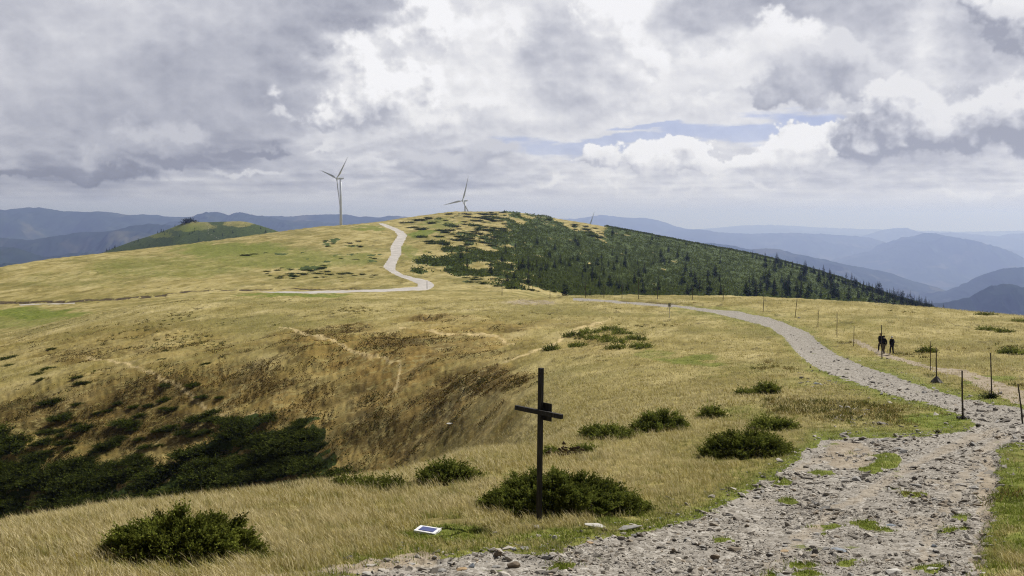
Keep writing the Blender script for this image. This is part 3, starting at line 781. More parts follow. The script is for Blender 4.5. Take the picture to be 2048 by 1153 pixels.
# ------------------------------------------------------------------ ground material
def ground_material():
    m, g, b = material('mountain ground', 0.95, 0.1)
    geo = g.n('ShaderNodeNewGeometry')
    P = geo.outputs['Position']
    A = {k: g.attr(k)['Fac'] for k in ('road', 'far_road', 'dirt', 'green', 'brown', 'cover', 'trail', 'bank', 'thatch_shade', 'heath')}
    s = g.sep(P)
    # along the fall line of the slopes the tussocks stretch
    D = g.xyz(g.add(g.mul(s[0], 0.96), g.mul(s[1], -0.28)), g.mul(g.add(g.mul(s[0], 0.28), g.mul(s[1], 0.96)), 0.30), s[2])
    D2 = g.xyz(g.add(g.mul(s[0], -0.57), g.mul(s[1], 0.82)), g.mul(g.add(g.mul(s[0], 0.82), g.mul(s[1], 0.57)), 0.28), s[2])
    big = g.noise(P, 0.018, 5, 0.6)
    mid = g.noise(D, 0.22, 6, 0.62)
    fine = g.noise(D, 1.6, 7, 0.68)
    vfine = g.noise(P, 9.0, 5, 0.7)
    straw = g.ramp(g.add(g.mul(mid, 0.75), g.mul(big, 0.25)), [(0.30, (0.125, 0.102, 0.026)), (0.43, (0.248, 0.206, 0.065)), (0.56, (0.372, 0.312, 0.132)), (0.70, (0.485, 0.412, 0.212))])
    olive = g.ss(g.noise(P, 0.040, 5, 0.6), 0.48, 0.64)
    col = g.mix(g.mul(olive, 0.72), straw, (0.165, 0.150, 0.040))
    col = g.mix(g.mul(g.mul(A['thatch_shade'], 0.7), g.ss(g.noise(P, 2.2, 5, 0.6), 0.40, 0.58)), col, (0.135, 0.115, 0.036))  # thatch under the near grass, darkened for depth shade between the blades
    # dark tussocks and heather flecks
    fl = g.ss(g.noise(D, 0.62, 5, 0.62), 0.575, 0.64)
    fl = g.mul(fl, g.ss(g.noise(P, 0.06, 4, 0.5), 0.42, 0.58))
    col = g.mix(g.mul(fl, 0.72), col, (0.075, 0.062, 0.02))
    # rusty bilberry and heather in the bowl
    bf = g.mul(A['brown'], g.ss(g.add(g.mul(g.noise(D2, 0.36, 6, 0.66), 0.7), g.mul(fine, 0.3)), 0.30, 0.54))
    net = g.m('ABSOLUTE', g.sub(g.noise(D2, 0.62, 4, 0.55), 0.5))
    bf = g.mul(bf, g.ss(net, 0.004, 0.035, 0.25, 1.0))
    bcol = g.ramp(g.add(g.mul(g.noise(D2, 0.26, 6, 0.68), 0.6), g.mul(g.noise(P, 0.075, 4, 0.55), 0.4)), [(0.32, (0.050, 0.042, 0.011)), (0.41, (0.125, 0.082, 0.021)), (0.48, (0.225, 0.147, 0.040)), (0.56, (0.32, 0.225, 0.068)), (0.68, (0.40, 0.315, 0.125))])
    col = g.mix(g.mul(bf, 0.92), col, bcol)
    hf = g.mul(A['heath'], g.ss(g.add(g.mul(g.noise(D2, 0.5, 6, 0.66), 0.75), g.mul(A['heath'], 0.22)), 0.40, 0.56))
    hf = g.mul(hf, g.ss(net, 0.003, 0.03, 0.2, 1.0))
    col = g.mix(g.mul(hf, 0.62), col, g.ramp(g.noise(P, 0.9, 5, 0.65), [(0.3, (0.030, 0.028, 0.009)), (0.55, (0.070, 0.050, 0.015)), (0.75, (0.125, 0.085, 0.026))]))
    gf = g.m('MULTIPLY', A['green'], g.ss(g.add(g.mul(g.noise(P, 0.5, 5, 0.6), 0.6), g.mul(A['green'], 0.45)), 0.38, 0.62), clamp=True)
    gcol = g.ramp(g.noise(P, 0.9, 5, 0.65), [(0.3, (0.072, 0.095, 0.013)), (0.55, (0.150, 0.178, 0.026)), (0.75, (0.24, 0.235, 0.058))])
    col = g.mix(gf, col, gcol)
    col = g.mix(g.mul(g.mul(A['trail'], 0.78), g.ss(g.noise(P, 0.5, 4, 0.6), 0.28, 0.5)), col, (0.58, 0.46, 0.24))
    cf = g.ss(g.add(A['cover'], g.mul(g.sub(g.noise(P, 0.35, 5, 0.6), 0.5), 0.9)), 0.38, 0.55)
    ccol = g.ramp(g.noise(P, 0.30, 6, 0.7), [(0.3, (0.026, 0.040, 0.010)), (0.5, (0.055, 0.080, 0.018)), (0.7, (0.095, 0.128, 0.030))])
    col = g.mix(cf, col, ccol)
    # fine grain of stems
    grain = g.add(g.mul(fine, 0.8), g.mul(vfine, 0.55))
    col = g.v('SCALE', col, g.ss(grain, 0.40, 1.0, 0.66, 1.38, 'LINEAR'))
    bcol2 = g.ramp(g.noise(P, 0.8, 5, 0.7), [(0.35, (0.035, 0.026, 0.014)), (0.6, (0.10, 0.075, 0.04))])
    col = g.mix(g.ss(A['bank'], 0.3, 0.7), col, bcol2)
    dcol = g.ramp(g.noise(P, 1.4, 6, 0.7), [(0.3, (0.17, 0.13, 0.085)), (0.5, (0.31, 0.255, 0.185)), (0.7, (0.43, 0.375, 0.295))])
    dm = g.ss(g.add(A['dirt'], g.mul(g.sub(g.noise(P, 1.1, 5, 0.6), 0.5), 0.8)), 0.34, 0.56)
    col = g.mix(dm, col, dcol)
    # stony road
    vo = g.n('ShaderNodeTexVoronoi', feature='F1')
    g.set(vo.inputs['Vector'], g.v('MULTIPLY', P, (1, 0.8, 1))); vo.inputs['Scale'].default_value = 13
    vs = g.sep(vo.outputs['Color'])[0]
    stone = g.ramp(g.add(g.mul(vs, 0.6), g.mul(g.noise(P, 2.0, 6, 0.7), 0.4)), [(0.2, (0.145, 0.128, 0.106)), (0.45, (0.272, 0.248, 0.214)), (0.65, (0.365, 0.338, 0.298)), (0.85, (0.48, 0.455, 0.415))])
    soil = g.ramp(g.noise(P, 0.9, 6, 0.65), [(0.3, (0.18, 0.160, 0.134)), (0.6, (0.295, 0.272, 0.240))])
    rc = g.mix(g.mul(g.ss(g.noise(P, 0.9, 6, 0.65), 0.44, 0.62), 0.7), stone, soil)
    rc = g.mix(g.mul(g.ss(A['dirt'], 0.3, 0.9), 0.85), rc, dcol)
    rm = g.ss(g.add(A['road'], g.mul(g.sub(g.noise(P, 3.0, 5, 0.6), 0.5), 0.7)), 0.40, 0.60)
    tuft = g.mul(g.ss(g.noise(P, 0.8, 5, 0.6), 0.66, 0.70), 0.8)
    rc = g.mix(tuft, rc, (0.13, 0.15, 0.03))
    col = g.mix(rm, col, rc)
    fr = g.ramp(g.noise(P, 0.25, 6, 0.65), [(0.3, (0.34, 0.315, 0.29)), (0.7, (0.54, 0.51, 0.48))])
    col = g.mix(g.ss(A['far_road'], 0.35, 0.65), col, fr)
    g.set(b.inputs['Base Color'], col)
    # bumps
    hgt = g.add(g.mul(fine, 0.35), g.mul(g.noise(P, 4.0, 6, 0.7), 0.16))
    hgt = g.add(hgt, g.mul(mid, 0.8))
    hgt = g.add(hgt, g.mul(g.mul(rm, g.sub(1.0, vo.outputs['Distance'])), 0.05))
    bp = g.n('ShaderNodeBump')
    bp.inputs['Strength'].default_value = 0.55
    bp.inputs['Distance'].default_value = 0.55
    g.set(bp.inputs['Height'], hgt)
    g.t.links.new(bp.outputs[0], b.inputs['Normal'])
    return m


GROUND = ground_material()


def build_ground():
    co = np.stack([XX, YY, GZ], -1).reshape(-1, 3)
    idx = np.arange(NU * NY).reshape(NY, NU)
    q = np.stack([idx[:-1, :-1], idx[:-1, 1:], idx[1:, 1:], idx[1:, :-1]], -1)
    att = {'road': road, 'far_road': far_road, 'dirt': dirt, 'green': green, 'brown': brown, 'cover': cover, 'trail': trail, 'bank': banks, 'thatch_shade': 1 - sstep(YY, 40, 90), 'heath': heath}
    def cell(A): return (A[:-1, :-1] + A[1:, :-1] + A[:-1, 1:] + A[1:, 1:]) / 4
    rm = cell(road) > 0.5
    fm = (cell(far_road) > 0.5) & ~rm
    pm = (cell(foot) > 0.5) & ~rm & ~fm
    for name, sel in (('ground', ~(rm | fm | pm)), ('gravel_road', rm), ('far_gravel_road', fm), ('footpath', pm)):
        f = q[sel].reshape(-1, 4)
        use, inv = np.unique(f, return_inverse=True)
        me = np_mesh(name, co[use], [inv.reshape(-1, 4)], [GROUND], {k: v.reshape(-1)[use] for k, v in att.items()})
        tag(link(name, me), kind='structure')


build_ground()


# ------------------------------------------------------------------ far hills and mountains
def hill_material(name, stops, scale, patch=None):
    m, g, b = material(name, 1.0, 0.0)
    P = g.n('ShaderNodeNewGeometry').outputs['Position']
    n = g.noise(P, scale, 7, 0.65)
    col = g.ramp(n, stops)
    if patch:
        pm = g.ss(g.noise(P, scale * 0.45, 5, 0.6), 0.56, 0.66)
        col = g.mix(pm, col, patch)
    g.set(b.inputs['Base Color'], col)
    return m


FOREST = hill_material('forested slope', [(0.3, (0.010, 0.017, 0.011)), (0.55, (0.020, 0.032, 0.018)), (0.75, (0.045, 0.055, 0.028))], 0.004, (0.075, 0.075, 0.045))


def ridge(name, sky, Y0, zbase, front, back, mat, rough=0.19, nu=600, nr=70, feat=None, seed=1, kind='structure'):
    """a mountain with its skyline at depth Y0, falling to zbase before and behind"""
    p = np.array(sky, float)
    px = np.linspace(p[0, 0], p[-1, 0], nu)
    py = np.interp(px, p[:, 0], p[:, 1])
    k = np.hanning(5); k /= k.sum()
    py = np.convolve(np.pad(py, 2, 'edge'), k, 'valid')
    py = py - np.abs(fbm(px / 26.0, px * 0 + seed * 1.7, 5, 0.6, seed + 40)) * 3.2 + 0.8
    ux, uz = ray(px, py)
    crest = uz * Y0
    s = np.concatenate([-np.linspace(1, 0, nr) ** 1.3, np.linspace(0, 1, nr // 2)[1:] ** 1.3])
    off = np.where(s < 0, s * front, s * back)
    feat = feat or front * 0.6
    X = np.empty((len(s), nu)); Yg = np.empty_like(X); Z = np.empty_like(X)
    meander = fbm(px / 160.0 + seed * 3.3, px * 0 + 0.5, 3, 0.5, seed) * front * 0.10
    for r in range(len(s)):
        w = 1 - abs(s[r])
        w = w * 0.55 + 0.45 * w * w * (3 - 2 * w)
        Yr = Y0 + off[r] + meander * (0 if r == nr - 1 else 1) * min(1, abs(s[r]) * 3)
        Yg[r] = Yr
        X[r] = ux * Y0 * (1 + 0.0 * off[r] / Y0)
        Z[r] = zbase + (crest - zbase) * w
    # ravines and spurs, dying out at the crest so that the skyline keeps its shape
    rid = 1 - np.abs(fbm(X / feat, Yg / feat * 0.75, 6, 0.55, seed + 5)) * 2.4
    away = np.minimum(np.abs(s) * 4, 1)[:, None] * (1 - np.abs(s[:, None]) ** 4)
    Z = Z + (rid - 0.75) * (crest - zbase)[None] * rough * 2.2 * away
    Z += fbm(X / feat * 6, Yg / feat * 6, 4, 0.5, seed + 9) * (crest - zbase)[None] * rough * 0.12
    idx = np.arange(X.size).reshape(X.shape)
    q = np.stack([idx[:-1, :-1], idx[:-1, 1:], idx[1:, 1:], idx[1:, :-1]], -1).reshape(-1, 4)
    me = np_mesh(name, np.stack([X, Yg, Z], -1).reshape(-1, 3), [q], [mat])
    return tag(link(name, me), kind=kind)


def build_mountains():
    V = -1300
    # left, seen through the most air
    ridge('mountain_range', [(-700, 440), (-300, 424), (0, 420), (30, 417), (50, 415), (82, 416), (100, 420), (130, 425), (170, 426), (210, 424), (250, 427), (290, 427), (340, 433), (400, 436), (600, 432), (680, 430), (760, 433), (850, 434), (950, 437), (1050, 441), (1150, 446)], 13500, V, 4500, 4500, FOREST, seed=2)
    ridge('mountain_range', [(250, 470), (330, 446), (385, 436), (405, 428), (420, 424), (433, 423), (448, 426), (458, 430), (468, 426), (479, 424), (490, 427), (505, 432), (540, 436), (600, 441), (680, 446), (760, 462), (820, 480)], 11500, V, 3600, 3600, FOREST, seed=3)
    ridge('mountain_range', [(-700, 480), (-200, 470), (0, 474), (60, 480), (120, 470), (200, 462), (270, 452), (330, 450), (420, 462), (500, 470), (640, 480), (800, 495)], 9000, V, 3000, 2600, FOREST, seed=4)
    ridge('mountain_range', [(-700, 480), (-200, 478), (0, 493), (30, 497), (60, 505), (90, 513), (140, 503), (190, 506), (240, 520), (330, 545)], 7000, V, 3000, 2600, FOREST, seed=5)
    ridge('mountain_range', [(-700, 500), (-200, 512), (0, 527), (60, 531), (120, 545), (200, 575)], 5200, V, 1500, 1800, FOREST, seed=6)
    # right
    ridge('mountain_range', [(1000, 452), (1080, 440), (1130, 437), (1150, 438), (1180, 434), (1200, 431), (1225, 433), (1260, 435), (1290, 436), (1320, 442), (1340, 449), (1360, 456), (1420, 466), (1500, 475)], 27000, V, 9000, 8000, FOREST, seed=7)
    ridge('mountain_range', [(1300, 470), (1360, 461), (1420, 457), (1480, 451), (1540, 450), (1600, 453), (1660, 456), (1740, 459), (1850, 462), (1950, 464), (2100, 460), (2300, 465)], 42000, V, 12000, 9000, FOREST, seed=8)
    ridge('mountain_range', [(1280, 480), (1340, 462), (1400, 459), (1460, 466), (1500, 468), (1560, 466), (1600, 466), (1680, 470), (1740, 475), (1780, 488), (1840, 500)], 24000, V, 6000, 6000, FOREST, seed=9)
    ridge('mountain_range', [(1640, 490), (1700, 480), (1725, 474), (1745, 466), (1770, 459), (1795, 456), (1810, 456), (1830, 461), (1850, 470), (1880, 480), (1940, 495)], 31000, V, 6000, 6000, FOREST, seed=10)
    ridge('mountain_range', [(1800, 488), (1860, 466), (1900, 465), (1960, 470), (2000, 474), (2040, 467), (2100, 464), (2200, 470), (2500, 480)], 30000, V, 7000, 6000, FOREST, seed=11)
    ridge('mountain_range', [(1560, 560), (1640, 540), (1700, 520), (1760, 505), (1790, 494), (1812, 479), (1826, 478), (1838, 471), (1848, 466), (1870, 467), (1895, 471), (1920, 476), (1940, 483), (1960, 493), (1985, 507), (2020, 523), (2060, 536), (2160, 560), (2300, 580)], 19000, V, 6000, 5000, FOREST, seed=12)
    ridge('mountain_range', [(1240, 470), (1320, 478), (1380, 485), (1420, 487), (1460, 491), (1500, 499), (1530, 496), (1560, 500), (1587, 507), (1630, 515), (1675, 525), (1705, 532), (1732, 537), (1760, 541), (1785, 547), (1815, 558), (1851, 569), (1900, 584), (1960, 600), (2060, 625)], 11500, V, 4000, 3500, FOREST, seed=13)
    ridge('mountain_range', [(1800, 620), (1870, 598), (1910, 582), (1939, 569), (1965, 553), (1985, 543), (2005, 537), (2030, 536), (2060, 536), (2120, 530), (2300, 520), (2600, 530)], 9500, V, 3500, 3000, FOREST, seed=14)
    ridge('mountain_range', [(1760, 650), (1820, 622), (1869, 604), (1900, 600), (1939, 592), (1960, 581), (1983, 572), (2005, 569), (2027, 570), (2060, 574), (2150, 590), (2400, 580)], 5600, V, 2000, 2000, FOREST, seed=15)
    # floor of the valleys
    xs = np.linspace(-60000, 60000, 160); ys = np.exp(np.linspace(math.log(3000), math.log(59000), 140))
    X, Yv = np.meshgrid(xs, ys)
    Z = V + 60 + fbm(X / 2600, Yv / 2600, 5, 0.5, 91) * 240
    idx = np.arange(X.size).reshape(X.shape)
    q = np.stack([idx[:-1, :-1], idx[:-1, 1:], idx[1:, 1:], idx[1:, :-1]], -1).reshape(-1, 4)
    VM = hill_material('valley land', [(0.3, (0.015, 0.024, 0.014)), (0.5, (0.035, 0.045, 0.024)), (0.7, (0.09, 0.085, 0.05))], 0.0022, (0.14, 0.13, 0.085))
    tag(link('valley_floor', np_mesh('valley_floor', np.stack([X, Yv, Z], -1).reshape(-1, 3), [q], [VM])), kind='structure')


build_mountains()


# ------------------------------------------------------------------ haze
def build_haze():
    x, y0, y1, z0, z1 = 70000, -2500, 60000, -1900, 128
    co = [(-x, y0, z0), (x, y0, z0), (x, y1, z0), (-x, y1, z0), (-x, y0, z1), (x, y0, z1), (x, y1, z1), (-x, y1, z1)]
    f = [[0, 3, 2, 1], [4, 5, 6, 7], [0, 1, 5, 4], [1, 2, 6, 5], [2, 3, 7, 6], [3, 0, 4, 7]]
    m = bpy.data.materials.new('mountain air')
    m.use_nodes = True
    t = m.node_tree
    t.nodes.clear()
    g = NT(t)
    v = g.n('ShaderNodeVolumePrincipled')
    v.inputs['Color'].default_value = HAZE_COLOR
    v.inputs['Density'].default_value = HAZE
    v.inputs['Absorption Color'].default_value = (0.6, 0.6, 0.6, 1)
    v.inputs['Anisotropy'].default_value = 0.35
    v.inputs['Density Attribute'].default_value = ''
    o = g.n('ShaderNodeOutputMaterial')
    t.links.new(v.outputs[0], o.inputs['Volume'])
    me = np_mesh('haze', np.array(co, float), [np.array(f)], [m], smooth=False)
    tag(link('haze', me), kind='stuff')


HAZE = 8.0e-5
HAZE_COLOR = (0.34, 0.445, 0.85, 1)          # blue light scatters most
build_haze()


# ------------------------------------------------------------------ foliage
def foliage_material(name, light=0.28):
    m = bpy.data.materials.new(name)
    m.use_nodes = True
    t = m.node_tree
    t.nodes.clear()
    g = NT(t)
    c = g.attr('tint')['Color']
    rnd = g.n('ShaderNodeObjectInfo').outputs['Random']
    c = g.v('SCALE', c, g.ss(rnd, 0, 1, 0.78, 1.2, 'LINEAR'))
    d = g.n('ShaderNodeBsdfDiffuse')
    tr = g.n('ShaderNodeBsdfTranslucent')
    g.set(d.inputs['Color'], c)
    g.set(tr.inputs['Color'], c)
    mx = g.n('ShaderNodeMixShader')
    mx.inputs[0].default_value = light
    t.links.new(d.outputs[0], mx.inputs[1])
    t.links.new(tr.outputs[0], mx.inputs[2])
    o = g.n('ShaderNodeOutputMaterial')
    t.links.new(mx.outputs[0], o.inputs['Surface'])
    return m


LEAF = foliage_material('juniper needles', 0.33)
NEEDLE = foliage_material('spruce needles', 0.12)
GRASS = foliage_material('dry grass blades', 0.38)
WOODY, _g, _b = material('weathered bark', 0.9)
_g.set(_b.inputs['Base Color'], _g.ramp(_g.noise(_g.n('ShaderNodeNewGeometry').outputs['Position'], 14, 5, 0.7), [(0.3, (0.045, 0.032, 0.022)), (0.7, (0.14, 0.11, 0.08))]))


def unit(v):
    return v / np.maximum(np.linalg.norm(v, axis=-1, keepdims=True), 1e-9)


def leaf_tris(base, dirv, length, width, r):
    """pointed leaf triangles with a random roll"""
    n = len(base)
    q = unit(r.normal(size=(n, 3)))
    side = unit(np.cross(dirv, q)) * width[:, None] * 0.5
    mid = base + dirv * length[:, None] * 0.35
    tip = base + dirv * length[:, None]
    co = np.stack([base, mid + side, tip, mid - side], 1).reshape(-1, 3)
    return co, np.arange(n * 4).reshape(n, 4)


def juniper_mesh(name, w, d, h, clumps, sprays, leaves, leaf_len, leaf_w, seed, tone=(0.060, 0.085, 0.016), tip=(0.230, 0.250, 0.052), lob=0.30, spread=0.30):
    """low spreading conifer shrub: feathery sprays that lean outwards and up, grown from clumps over a lumpy dome"""
    r = np.random.default_rng(seed)
    ph = r.uniform(0, 2 * np.pi, clumps)
    rho = np.sqrt(r.uniform(0.0, 1, clumps))
    cx, cy = np.cos(ph), np.sin(ph)
    lump = 1 + lob * fbm(cx * rho * 2.1 + seed, cy * rho * 2.1 + 1.7, 3, 0.6, seed) * 1.9
    rim = 1 + lob * 0.45 * fbm(cx * 1.6 + seed, cy * 1.6, 3, 0.6, seed + 1)
    top = h * (1 - rho ** 3.2 * 0.93) * lump * 0.9
    zc = top * r.uniform(0.0, 1, clumps) ** 0.30
    c = np.stack([cx * rho * rim * w / 2, cy * rho * rim * d / 2, zc], -1)
    dirs = unit(np.stack([cx * rho, cy * rho, 0.25 + 0.9 * (1 - rho)], -1))
    shade = r.uniform(0.45, 1.45, clumps)
    ci = np.repeat(np.arange(clumps), sprays)
    up = np.array([0, 0, 1.0])
    sd = unit(dirs[ci] * np.array([1.0, 1.0, 0.35]) + up * 0.22 + r.normal(size=(len(ci), 3)) * spread)
    base = c[ci] - sd * leaf_len * 1.6 + r.normal(size=(len(ci), 3)) * leaf_len * np.array([0.95, 0.95, 0.6])
    L = r.uniform(0.55, 1.35, len(ci)) * leaf_len * 3.4
    si = np.repeat(np.arange(len(ci)), leaves)
    t = np.tile(np.linspace(0.0, 1.0, leaves), len(ci)) + r.uniform(-.08, .08, len(si))
    lb = base[si] + sd[si] * (t * L[si])[:, None] + (up * (t ** 2 * L[si] * 0.10)[:, None])
    ld = unit(sd[si] + r.normal(size=(len(si), 3)) * 0.55)
    ln = leaf_len * r.uniform(0.7, 1.2, len(si)) * (1.1 - 0.35 * t)
    lb[:, 2] = np.maximum(lb[:, 2], 0.01)
    co, f = leaf_tris(lb, ld, ln, leaf_w * r.uniform(0.7, 1.2, len(si)), r)
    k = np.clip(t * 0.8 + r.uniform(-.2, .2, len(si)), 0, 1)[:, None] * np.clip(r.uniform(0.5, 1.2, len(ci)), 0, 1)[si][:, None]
    colr = (np.array(tone) * (1 - k) + np.array(tip) * k) * shade[ci[si]][:, None]  # needle tips run paler; lit tops and dark interior put into the colour
    colr = np.repeat(colr, 4, 0)
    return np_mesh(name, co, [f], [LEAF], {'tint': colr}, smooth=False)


def tube_np(pts, rads, sides=6):
    """tapered tube along a polyline; returns verts, quads"""
    pts = np.asarray(pts, float); n = len(pts)
    tan = np.gradient(pts, axis=0)
    tan = unit(tan)
    ref = np.array([0.31, 0.77, 0.2])
    a = unit(np.cross(tan, ref)); b = np.cross(tan, a)
    ang = np.linspace(0, 2 * np.pi, sides, endpoint=False)
    ring = pts[:, None] + (a[:, None] * np.cos(ang)[None, :, None] + b[:, None] * np.sin(ang)[None, :, None]) * np.asarray(rads)[:, None, None]
    co = ring.reshape(-1, 3)
    idx = np.arange(n * sides).reshape(n, sides)
    q = np.stack([idx[:-1], np.roll(idx, -1, 1)[:-1], np.roll(idx, -1, 1)[1:], idx[1:]], -1).reshape(-1, 4)
    return co, q


class Geo:
    """collects tubes, boxes and so on into one mesh"""
    def __init__(self): self.co = []; self.f = []; self.n = 0; self.mi = []
    def put(self, co, faces, mi=0):
        co = np.asarray(co, float)
        for f in faces:
            f = np.asarray(f)
            if len(f):
                self.f.append(f + self.n); self.mi.append(np.full(len(f), mi))
        self.co.append(co); self.n += len(co)
        return self
    def tube(self, pts, rads, sides=8, mi=0, cap=True):
        co, q = tube_np(pts, rads, sides)
        n = len(pts)
        caps = []
        if cap:
            co = np.vstack([co, pts[0], pts[-1]])
            k = n * sides
            a = np.arange(sides); b = (a + 1) % sides
            caps = [np.stack([b, a, np.full(sides, k)], -1), np.stack([a + (n - 1) * sides, b + (n - 1) * sides, np.full(sides, k + 1)], -1)]
        return self.put(co, [q] + caps, mi)
    def box(self, c, s, rot=None, mi=0):
        v = np.array([[x, y, z] for x in (-.5, .5) for y in (-.5, .5) for z in (-.5, .5)]) * np.array(s)
        if rot is not None: v = v @ np.array(rot).T
        f = np.array([[0, 1, 3, 2], [4, 6, 7, 5], [0, 4, 5, 1], [2, 3, 7, 6], [0, 2, 6, 4], [1, 5, 7, 3]])
        return self.put(v + np.array(c), [f], mi)
    def mesh(self, name, mats, smooth=True, bevel=0):
        fm = {}
        for f, mi in zip(self.f, self.mi):
            fm.setdefault(f.shape[1], [[], []]); fm[f.shape[1]][0].append(f); fm[f.shape[1]][1].append(mi)
        F = [np.concatenate(v[0]) for v in fm.values()]; M = np.concatenate([np.concatenate(v[1]) for v in fm.values()])
        return np_mesh(name, np.vstack(self.co), F, mats, smooth=smooth, fmat=M)


def stems_mesh(w, d, h, n, seed):
    r = np.random.default_rng(seed)
    G = Geo()
    for i in range(n):
        a = r.uniform(0, 2 * np.pi); e = r.uniform(0.15, 1.2)
        D = np.array([np.cos(a) * np.cos(e) * w / 2, np.sin(a) * np.cos(e) * d / 2, np.sin(e) * h]) * r.uniform(.6, .85)
        m = D * 0.5 + r.normal(size=3) * 0.04 + np.array([0, 0, 0.03])
        G.tube([(0, 0, -0.08), m, D], [0.035 * h + .01, 0.022 * h + .006, 0.006], 5)
    return G.mesh('branches', [WOODY])


# ------------------------------------------------------------------ shrubs near the viewer
def near_shrub(px, py, wpx, hpx, label, seed, group='junipers on the near slope', dr=0.75, clumps=230, sprays=9, leaves=9, ymin=14, leaf=0.075, tone=None, parts=True, sink=0.05, lob=0.28):
    p = at(px, py, ymin, 236)
    k = p.y / FPX
    w, h = wpx * k, hpx * k
    d = w * dr
    y = p.y + d * 0.32
    x = p.x * y / p.y
    z = min(gz(x, y), gz(x - w * .3, y), gz(x + w * .3, y)) - sink
    kw = {}
    if tone: kw['tone'], kw['tip'] = tone
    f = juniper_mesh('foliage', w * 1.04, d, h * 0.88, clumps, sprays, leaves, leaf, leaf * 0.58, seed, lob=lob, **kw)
    if parts:
        e = bpy.data.objects.new('juniper_shrub', None); C.objects.link(e)
        e.location = (x, y, z)
        e.empty_display_size = 0.3
        link('foliage', f, e)
        link('branches', stems_mesh(w, d, h, 16, seed), e)
    else:
        e = link('juniper_shrub', f, None, (x, y, z))
    return tag(e, label, 'shrub', group)


near_shrub(362, 1126, 322, 104, 'large spiky green juniper bush in the dry grass at the bottom left corner', 3, clumps=400, sprays=18, leaves=12, leaf=0.050, tone=((0.066, 0.092, 0.017), (0.270, 0.290, 0.056)), lob=0.38)
near_shrub(1122, 1034, 342, 98, 'widest dark green juniper mound right behind the black cross', 4, clumps=560, sprays=17, leaves=12, leaf=0.052, dr=0.7, lob=0.36)
near_shrub(898, 966, 118, 38, 'small round juniper alone in the pale grass left of the cross', 5, clumps=150, lob=0.4)
near_shrub(768, 981, 100, 18, 'thin flat juniper patch low in the pale grass by the edge of the hollow', 6, clumps=90, lob=0.5)
near_shrub(1492, 917, 178, 58, 'dense dark juniper dome in the dry grass just left of the wide stony road', 7, clumps=170, sprays=14, leaf=0.08)
near_shrub(1322, 862, 106, 40, 'rounded juniper dome with a flat shrub touching its left side', 8, clumps=110, sprays=14, leaf=0.08)
near_shrub(1212, 879, 124, 28, 'low flat ragged juniper touching the left side of a rounded dome', 9, clumps=100, sprays=14, leaf=0.08, lob=0.45)
near_shrub(1547, 860, 94, 26, 'long low juniper just beyond the dense dome beside the road', 10, clumps=150, leaf=0.085)
near_shrub(1532, 788, 46, 18, 'small dark juniper on the meadow nearest the rock rubble below the road bend', 11, clumps=90, leaf=0.10)
near_shrub(1421, 836, 38, 20, 'small bushy juniper between the rounded dome and the long low one', 12, clumps=80, leaf=0.10)
near_shrub(1487, 790, 26, 8, 'tiny dark juniper tuft left of the small shrub by the rock rubble', 13, clumps=40, leaf=0.10)
near_shrub(1165, 905, 52, 14, 'little straggling juniper at the foot of the dead thistle stalks', 14, clumps=50, leaf=0.07, lob=0.5)
near_shrub(1100, 912, 26, 16, 'tiny dark shrub peeping out just behind the cross post', 15, clumps=40, leaf=0.07)
near_shrub(700, 974, 44, 12, 'ragged juniper on the rim of the hollow, left of the thin flat patch', 16, clumps=60, leaf=0.085, lob=0.5)
# the patch half way down the meadow
for i, (px, py, w, h, lb) in enumerate([
        (1150, 675, 44, 13, 'dark rounded shrub at the left tip of the juniper patch above the cross'), (1180, 668, 44, 11, 'dark shrub second from the left tip of the juniper patch above the cross'),
        (1222, 662, 40, 11, 'shrub at the top of the juniper patch above the cross'), (1244, 668, 34, 10, 'shrub at the upper right of the juniper patch above the cross'),
        (1200, 680, 60, 12, 'broad shrub in the middle of the juniper patch above the cross'), (1232, 687, 60, 12, 'broad shrub low in the middle of the juniper patch above the cross'),
        (1272, 680, 40, 11, 'sparse shrub at the right of the juniper patch above the cross'), (1282, 697, 40, 11, 'greyish shrub at the lower right end of the juniper patch above the cross'),
        (1104, 701, 26, 12, 'small shrub below the left tip of the juniper patch above the cross'), (1236, 698, 40, 6, 'thin shrub along the lower edge of the juniper patch above the cross'),
        (1158, 694, 30, 7, 'faint low shrub at the lower left of the juniper patch above the cross')]):
    near_shrub(px, py, w, h * 0.5, lb, 30 + i, 'junipers of the patch on the meadow', clumps=46, sprays=6, leaves=7, leaf=0.17, ymin=100, parts=False, dr=1.3, lob=0.6)
for i, (px, py, w, h, lb) in enumerate([(1976, 662, 44, 8, 'flat dark shrub in the middle of the right meadow, above the fork of the footpath'), (2022, 709, 44, 10, 'dark oval shrub on the right meadow near the edge of the picture'),
                                        (1972, 632, 46, 6, 'flat dark shrub on the skyline of the right meadow'), (2040, 645, 36, 5, 'thin dark shrub below the skyline at the right edge'),
                                        (1853, 706, 30, 7, 'dark shrub on the bank beside the footpath, right of the hikers'), (2010, 666, 34, 3, 'faint dark shrub strip on the right meadow')]):
    near_shrub(px, py, w * 0.85, h * 0.36, lb, 50 + i, 'shrubs scattered over the right meadow', clumps=70, sprays=6, leaves=7, leaf=0.16, ymin=60, parts=False, dr=0.9)


def bunch(name, pts, meshes, label, cat, group, seed, smin, smax, zs=(0.8, 1.2), sink=0.1, lie=None):
    r = np.random.default_rng(seed)
    out = []
    for i, (x, y, z, s) in enumerate(pts):
        o = link(name, meshes[i % len(meshes)], None, (x, y, z - sink), (0, 0, r.uniform(0, 6.28)))
        k = s * r.uniform(smin, smax)
        o.scale = (k, k, k * r.uniform(*zs))
        if lie is not None:            # drawn out along the slope
            o.rotation_euler.z = lie + r.normal() * 0.25
            o.scale = (k * 1.35, k * 0.80, k * r.uniform(*zs))
        out.append(tag(o, label, cat, group))
    return out


